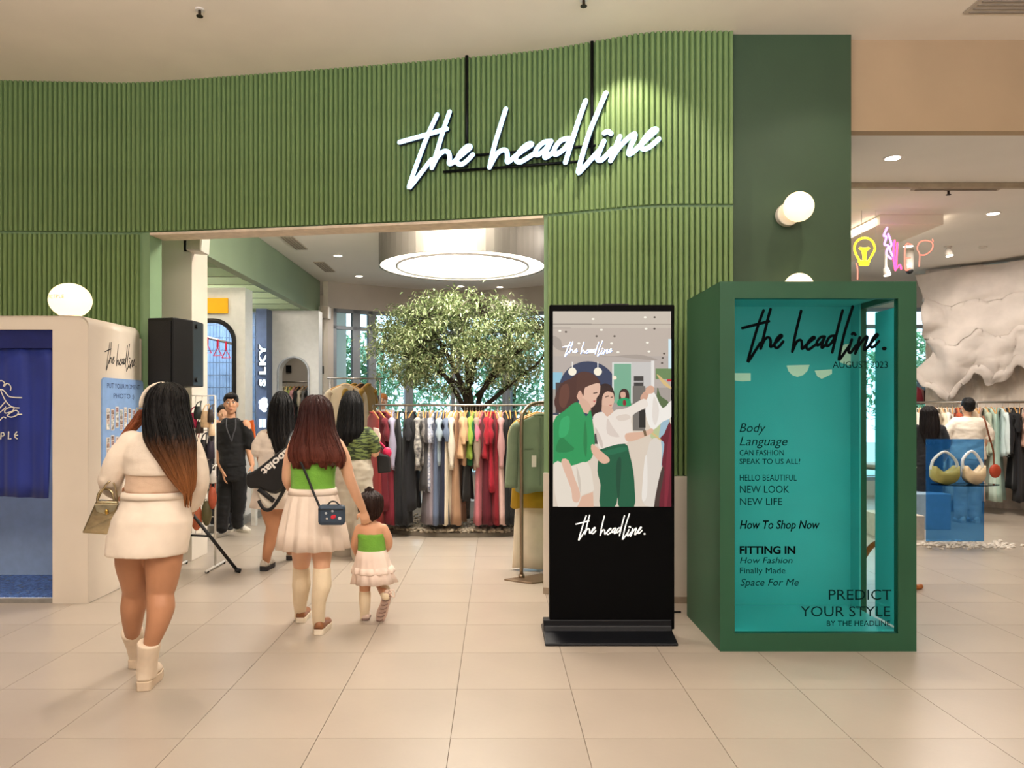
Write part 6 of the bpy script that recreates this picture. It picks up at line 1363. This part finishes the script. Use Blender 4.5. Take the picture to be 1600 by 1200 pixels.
f.cloth('shirt', mb, MB_, .01, 4, .008, 9)
mb = MB(); f.loft(mb, [(J(363, 750), .148, .125), (J(363, 735), .15, .128), (J(363, 722), .142, .122)]); f.limb([(J(353, 745), .088), (J(350, 785), .08), (J(347, 812), .07), (J(347, 824), .07)], mb); f.limb([(J(374, 745), .088), (J(374, 780, .04), .08), (J(371, 806, .08), .07), (J(371, 818, .1), .068)], mb); f.cloth('trousers', mb, M_TROU, .01, 4, .008, 10)
M_SNK = mat('sneaker_white', (232, 224, 210), .5, var=.04)
for hl, d in ((f.G(349, 838) + Vector((0, .1, 0)), (-.25, -1, 0)), (f.G(368, 831) + Vector((0, .08, 0)), (.75, -.65, 0))):
    o = f.shoe(hl, d, .27, .045, .07, .025, M_SNK, mat('sole_offwhite', (220, 212, 198), .6), name='sneaker')
    dv = Vector(d).normalized(); l_ = Vector((dv.y, -dv.x, 0))
    for q_ in (.42, .55): MB().tube([hl + dv*.27*q_ + Zv*.09, hl + dv*.27*(q_ + .04) + l_*.035 + Zv*.065, hl + dv*.27*(q_ + .1) + l_*.046 + Zv*.035], .004, 6).build('stripe', MATS['black_plastic'], o, smooth=True)
mh = MB(); c, lk = f.hc, f.look; lt = Vector((lk.y, -lk.x, 0)); rot = Matrix((lt, lk, Zv)).transposed()
mh.ell(c + Zv*.05 - lk*.012, .083, .098, .085, 20, 14, rot); mh.ell(c + Zv*.085 + lk*.045, .07, .055, .036, 16, 10, rot); mh.ell(c - lk*.05 + Zv*.0, .07, .055, .06, 16, 10, rot)
link('hair', remesh(mh, 'hair', .008, 2, .005, 40), hairmat('hair_black_short', (22, 19, 19), (26, 22, 22), 1.4, 1.7), f.t)
for sx in (-1, 1): MB().tube(smoothpts([J(361 + 7*sx, 655, -.07), J(361 + 7*sx, 668, -.15), J(361 + 3*sx, 680, -.155), J(362, 690, -.16)], 4), [(.007, .003)]*13, 6, normal=(0, 1, 0)).build('lanyard', mat('lanyard_grey', (80, 80, 86), .6), f.t, smooth=True)

# ---------------------------------------------------------------- 5 woman with the racket bag
f = Fig('woman in white tee carrying a black and white racket bag', 432, 6.95); J = f.J
f.head(J(440, 640, .05), .98)
f.limb([(J(438, 662), .045), (J(436, 674), .05)])
f.loft(f.b, [(J(432, 770), .17, .12), (J(432, 755), .18, .125), (J(432, 730), .145, .105), (J(433, 705), .15, .105), (J(434, 685), .16, .1), (J(435, 674), .12, .07)])
f.limb([(J(412, 683), .052), (J(408, 700), .05), (J(409, 716), .043), (J(412, 728, .08), .04), (J(420, 735, .2), .028)]); f.hand(J(420, 735, .2), (.3, .9, .1), (0, 0, -1), .9, .5, -1)
f.limb([(J(456, 683), .052), (J(462, 702), .048), (J(463, 722, .04), .04), (J(460, 735, .15), .03)]); f.hand(J(460, 735, .15), (-.2, .9, 0), (0, 0, -1), .9, .5, 1)
ga, gb_ = f.G(411, 893), f.G(452, 876)
f.limb([(J(422, 775), .105), (J(424, 800, -.02), .09), (J(427, 822, -.03), .066), (J(424, 840, ga.y*.6), .066), (J(418, 862, ga.y), .045), (J(416, 876, ga.y + .05), .036)])
f.limb([(J(444, 775), .105), (J(447, 800, .1), .09), (J(450, 822, gb_.y*.5), .064), (J(452, 840, gb_.y*.8), .062), (J(453, 862, gb_.y), .036)])
f.skin(SK_TAN, .0085)
mb = MB(); f.loft(mb, [(J(432, 752), .165, .125), (J(432, 735), .162, .12), (J(433, 705), .168, .12), (J(434, 687), .178, .112), (J(435, 676), .12, .08), (J(436, 670), .07, .06)]); f.limb([(J(414, 682), .066), (J(407, 694), .074), (J(405, 703), .074)], mb); f.limb([(J(455, 682), .066), (J(461, 694), .072), (J(463, 702), .072)], mb)
f.cloth('tee', mb, clothm('tee_white', (236, 220, 204)), .01, 4, .007, 10)
mb = MB(); f.loft(mb, [(J(431, 792), .235, .175), (J(431, 775), .215, .16), (J(432, 755), .19, .14), (J(432, 742), .168, .125)], 60, lambda a, i: 1 + .03*math.sin(a*11)*(3 - i)/3); mb.build('mini_skirt', clothm('skirt_white', (238, 222, 208)), f.t, smooth=True)
for g in (ga, gb_): f.shoe(g, (.05, 1, 0), .25, .045, .075, .045, mat('trainer_grey', (206, 196, 182), .6, var=.15, scale=30), mat('trainer_sole', (40, 38, 40), .6), name='trainer')
f.hair([(J(440, 611, .06), .01, .01), (J(440, 615, .05), .055, .06), (J(440, 628, .04), .095, .11), (J(439, 648, .02), .108, .115), (J(438, 668, -.01), .115, .1), (J(440, 690, -.05), .11, .08), (J(446, 712, -.08), .1, .06), (J(452, 728, -.09), .07, .04)], hairmat('hair_black_long', (12, 10, 10), (26, 19, 18), .9, 1.5), amp=.05, seed=21, jag=.05)
rb_ = thing('racket_bag', 'black and white racket bag slung behind the woman in white tee', 'bag', tuple(f.root + J(420, 800, -.25)))
q = lambda x, y, d=-.3: PX(x, y, f.Y + d)
out = [q(x, y) for x, y in ((384, 742), (400, 733), (440, 702), (462, 690), (470, 712), (462, 735), (448, 758), (430, 772), (404, 764), (386, 762))]
MB().prism(smoothpts(out, 3, True), (0, 0, 0), (0, .17, 0)).build('upper_shell', mat('racket_black', (20, 20, 22), .45, var=.08), rb_, world=True, bevel=.025)
out = [q(x, y, -.27) for x, y in ((404, 762), (430, 750), (447, 753), (440, 775), (424, 795), (412, 790), (404, 776))]
MB().prism(smoothpts(out, 3, True), (0, 0, 0), (0, .14, 0)).build('white_panel', mat('racket_white', (228, 220, 206), .5, var=.04), rb_, world=True, bevel=.02)
M_RB = MATS['racket_black']
MB().tube(smoothpts([q(450, 752, -.29), q(438, 776, -.29), q(424, 795, -.29), q(412, 795, -.28), q(404, 782, -.27)], 5), [(.016, .01)]*21, 8, normal=(0, 1, 0)).build('bottom_binding', M_RB, rb_, smooth=True, world=True)
MB().tube([q(404, 764, -.3), q(428, 783, -.3)], [(.022, .008)]*2, 8, normal=(0, 1, 0)).build('cross_strap', M_RB, rb_, smooth=True, world=True)
tb = MB(); o_ = q(410, 747, -.306); ux_ = (q(458, 707, -.306) - o_).normalized(); text_mesh(tb, 'babolat', q(457, 693, -.306), -ux_, (-ux_).cross(Vector((0, 1, 0))), .095, 'LEFT', bold=.003, fit=.36)
tb.build('lettering', mat('print_white', (236, 232, 226), .5, var=0), rb_, world=True)
MB().tube(smoothpts([q(445, 712, -.3), q(450, 690, -.22), q(455, 676, -.1), q(458, 674, 0)], 5), [(.018, .006)]*16, 8, normal=(0, 1, 0)).build('shoulder_strap', M_RB, rb_, smooth=True, world=True)

# ---------------------------------------------------------------- 6 woman in green zebra top
f = Fig('woman in green zebra-print top and grey trousers browsing the rail', 550, 7.5); J = f.J
f.head(J(550, 640, .05), .98, Vector((.35, 1, 0)))
f.limb([(J(550, 662), .045), (J(551, 674), .05)])
f.loft(f.b, [(J(553, 755), .17, .12), (J(553, 735), .18, .125), (J(553, 712), .15, .11), (J(553, 690), .155, .11), (J(552, 676), .15, .09), (J(551, 668), .08, .06)])
f.limb([(J(576, 678), .05), (J(583, 695), .046), (J(586, 708, .02), .042), (J(588, 698, .2), .036), (J(590, 690, .28), .026)]); f.hand(J(590, 690, .28), (.2, .6, .6), (-1, 0, 0), .9, .6, -1)
f.limb([(J(530, 678), .05), (J(526, 700), .044), (J(528, 722, .08), .038), (J(536, 730, .2), .028)]); f.hand(J(536, 730, .2), (.4, .9, 0), (0, 0, -1), .9, .5, -1)
gc_, gd = f.G(541, 867), f.G(562, 875)
f.limb([(J(543, 755), .06), (J(541, 800), .05), (J(537, 862, gc_.y), .035)]); f.limb([(J(565, 755), .06), (J(569, 800), .05), (J(566, 868, gd.y), .035)])
f.skin(SK_FAIR, .0085)
zm = mat('zebra_green', (108, 122, 68), .8, col2=(40, 50, 30), scale=5, stretch=(3, 3, 14)); zr_ = [n_ for n_ in zm.node_tree.nodes if n_.type == 'VALTORGB'][0]; zr_.color_ramp.elements[0].position = .46; zr_.color_ramp.elements[1].position = .54
mb = MB(); f.loft(mb, [(J(553, 718), .17, .125), (J(553, 702), .168, .122), (J(553, 686), .172, .12), (J(552, 675), .16, .1), (J(551, 667), .08, .07)]); f.limb([(J(574, 677), .066), (J(582, 690), .07), (J(584, 699), .068)], mb); f.limb([(J(530, 677), .066), (J(525, 692), .07), (J(525, 702), .066)], mb); f.cloth('zebra_top', mb, zm, .01, 4, .006, 10)
mb = MB(); f.loft(mb, [(J(553, 760), .185, .135), (J(553, 738), .188, .138), (J(553, 714), .16, .12)]); f.limb([(J(543, 755), .115), (J(541, 800), .115), (J(537, 860, gc_.y), .125)], mb); f.limb([(J(565, 755), .115), (J(569, 800), .115), (J(568, 866, gd.y), .125)], mb); f.cloth('wide_trousers', mb, clothm('trouser_grey', (186, 176, 160)), .011, 4, .012, 7)
for g in (gc_, gd): f.shoe(g, (-.1, 1, 0), .24, .042, .06, .03, M_SNK, MATS['sole_offwhite'], name='sneaker')
f.hair([(J(550, 610, .06), .01, .01), (J(550, 613, .05), .055, .06), (J(550, 626, .04), .1, .112), (J(549, 645, .02), .118, .12), (J(548, 662, -.01), .128, .11), (J(546, 678, -.05), .13, .09), (J(544, 690, -.07), .1, .06), (J(543, 695, -.07), .07, .04)], hairmat('hair_jet', (10, 9, 10), (16, 14, 15), .9, 1.5), amp=.03, seed=31, jag=.03)
sb_ = thing('small_pink_purse', 'hot pink mini purse held by the woman in zebra print', 'bag', tuple(f.root + J(606, 715, .25)))
q = lambda x, y, d=.2: PX(x, y, f.Y + d)
MB().ell(q(605, 707), .045, .03, .055, 16, 10).build('pouch', mat('hot_pink', (214, 40, 90), .45, var=.08), sb_, smooth=True, world=True)
MB().tube(smoothpts([q(592, 690), q(597, 694), q(602, 700)], 4), .008, 6).build('wrist_strap', MATS['hot_pink'], sb_, smooth=True, world=True)
tag(MB().prism([q(583, 668, .22), q(592, 670, .22), q(594, 690, .22), q(586, 692, .22)], (0, 0, 0), (0, .02, 0)).build('paper_bag', mat('paper_white', (238, 214, 206), .6, var=.05), bevel=.005), 'folded white paper held by the woman in zebra print', 'paper')
bb_ = thing('black_tote', 'black tote hanging from the arm of the woman in zebra print', 'bag', tuple(f.root + J(598, 738, .2)))
MB().prism([q(588, 708, .14), q(607, 712, .14), q(610, 738, .14), q(590, 740, .14)], (0, 0, 0), (0, .1, 0)).build('body', mat('tote_black', (20, 20, 22), .6, var=.1), bb_, world=True, bevel=.015)
MB().tube(smoothpts([q(592, 710, .17), q(588, 700, .2), q(592, 694, .24), q(604, 712, .17)], 5), .007, 6).build('strap', MATS['tote_black'], bb_, smooth=True, world=True)

# ---------------------------------------------------------------- 7, 8 shoppers glimpsed behind the rail
def far_person(label, px, Y, top, hair_c, cloth_c, fv=(0, 1), cap=False, longhair=False, face=False, width=1.0, lower=(60, 60, 70), bare=False, hairz=None, foot=0):
    f = Fig(label, px, Y, fv); s = lambda z: Vector((0, 0, z)); H = top; k = H/1.7; lat, fw = f.lat, f.fv
    f.head(s(H - .115*k), k*.98)
    f.limb([(s(H - .2*k), .045*k), (s(H - .27*k), .05*k)])
    f.loft(f.b, [(s(.82*k), .15*k, .11*k), (s(.95*k), .165*k, .12*k), (s(1.1*k), .135*k, .1*k), (s(1.28*k), .15*k, .105*k), (s(1.39*k), .16*k, .09*k), (s(1.44*k), .09*k, .06*k)])
    for sd in (-1, 1):
        L_ = lat*sd
        f.limb([(s(1.37*k) + L_*.165*k, .05*k), (s(1.22*k) + L_*.205*k, .045*k), (s(1.07*k) + L_*.22*k + fw*.02, .038*k), (s(.95*k) + L_*.2*k + fw*.12, .032*k), (s(.88*k) + L_*.18*k + fw*.2, .025*k)]); f.hand(s(.88*k) + L_*.18*k + fw*.2, fw*.8 - Zv*.4, -L_, .9*k, .5, sd)
        f.limb([(s(.85*k) + L_*.085*k, .07*k), (s(.5*k) + L_*.09*k, .05*k), (s(.3*k) + L_*.09*k, .045*k), (s(.06) + L_*.09*k, .036*k)])
    f.skin(SK_FAIR, .0095)
    mb = MB(); f.loft(mb, [(s(.86*k), .19*k*width, .14*k), (s(1.1*k), .17*k*width, .125*k), (s(1.28*k), .175*k*width, .125*k), (s(1.39*k), .18*k*width, .105*k), (s(1.45*k), .085*k, .07*k)])
    for sd in (-1, 1): L_ = lat*sd; f.limb([(s(1.38*k) + L_*.155*k, .068*k), (s(1.26*k) + L_*.2*k*width, .07*k), (s(1.16*k) + L_*.215*k*width, .066*k)], mb)
    f.cloth('top', mb, clothm('top_%d_%d_%d' % cloth_c, cloth_c), .011, 4, .008, 9)
    if not bare:
        mb = MB(); f.loft(mb, [(s(.8*k), .17*k, .13*k), (s(.9*k), .178*k, .135*k), (s(.98*k), .17*k, .125*k)])
        for sd in (-1, 1): L_ = lat*sd; f.limb([(s(.82*k) + L_*.085*k, .105*k), (s(.45*k) + L_*.09*k, .085*k), (s(.1) + L_*.09*k, .08*k)], mb)
        f.cloth('trousers', mb, clothm('low_%d_%d_%d' % lower, lower), .011, 4, .008, 8)
    for sd in (-1, 1): f.shoe(lat*(.09*k*sd) - fw*.08 + s(0), fw, .25, .043, .07, .028, MATS['sneaker_white'] if sum(lower) > 200 else MATS['racket_black'], MATS['sole_offwhite'], name='shoe')
    hm = hairmat('hairf_%d_%d_%d' % hair_c, hair_c, tuple(min(255, int(c*1.3)) for c in hair_c), .9, 1.5)
    if longhair: f.hair([(s(H + .012), .01, .01), (s(H), .05, .06), (s(H - .05*k) - fw*.01, .09, .105), (s(H - .13*k) - fw*.02, .1, .105), (s(H - .25*k) - fw*.05, .11, .09), (s(H - .38*k) - fw*.08, .1, .06), (s(H - .5*k) - fw*.09, .06, .04)], hm, amp=.03, seed=int(px))
    else:
        mh = MB(); c = f.hc; rot = Matrix((lat, fw, Zv)).transposed(); mh.ell(c + Zv*.045*k - fw*.015, .084*k, .1*k, .09*k, 20, 14, rot); mh.ell(c - fw*.045*k + Zv*.0, .074*k, .062*k, .07*k, 16, 10, rot)
        link('hair', remesh(mh, 'hair', .009, 2, .004, 40), hm, f.t)
    if cap: 
        MB().ell(f.hc + Zv*.055*k, .088*k, .106*k, .085*k, 20, 12).build('cap', clothm('cap_dark', (46, 40, 50)), f.t, smooth=True); MB().tube([f.hc + Zv*.055*k + fw*.08, f.hc + Zv*.045*k + fw*.17], [(.075, .008), (.05, .006)], 12, normal=(0, 0, 1)).build('cap_peak', MATS['cap_dark'], f.t, smooth=True)
    if face: f.face(dict(FM, hair=mat('brow_ginger', (150, 90, 50), .6, var=0)))
    return f
far_person('shopper in a dark cap behind the woman in zebra print', 584, 11.75, 1.69, (40, 34, 34), (90, 84, 84), cap=True)
far_person('ginger-haired shopper facing the entrance behind the rail', 598, 12.9, 1.72, (196, 120, 60), (226, 214, 206), fv=(0, -1), face=True)
far_person('long-haired woman in black beside the far clothes rail', 1451, 9.6, 1.50, (26, 20, 20), (28, 28, 32), fv=(.35, 1), longhair=True, lower=(30, 30, 34))
fm_ = far_person('man in loose white shirt with a brown crossbody bag', 1512, 9.9, 1.61, (24, 22, 22), (236, 224, 208), fv=(.1, 1), width=1.3, lower=(214, 206, 196))
ob = thing('orange_bag', 'rust orange round bag at the hip of the man in white shirt', 'bag', tuple(PX(1555, 748, 9.75)))
q = lambda x, y, d=9.75: PX(x, y, d)
MB().ell(q(1555, 736), .075, .035, .09, 16, 10).build('pouch', mat('rust_leather', (176, 66, 38), .5, var=.1), ob, smooth=True, world=True)
MB().tube(smoothpts([q(1553, 728), q(1552, 705), q(1545, 680, 9.7), q(1540, 660, 9.68), q(1536, 650, 9.72)], 5), [(.012, .004)]*21, 8, normal=(0, 1, 0)).build('strap', mat('brown_strap', (130, 72, 44), .5), ob, smooth=True, world=True)
far_person('person half hidden behind the man in black, arm raised', 349, 9.25, 1.52, (24, 20, 20), (60, 66, 80), fv=(.3, -1), longhair=False, lower=(40, 40, 48))

bpy.data.batch_remove(JUNK); bpy.data.scenes.remove(TMP)
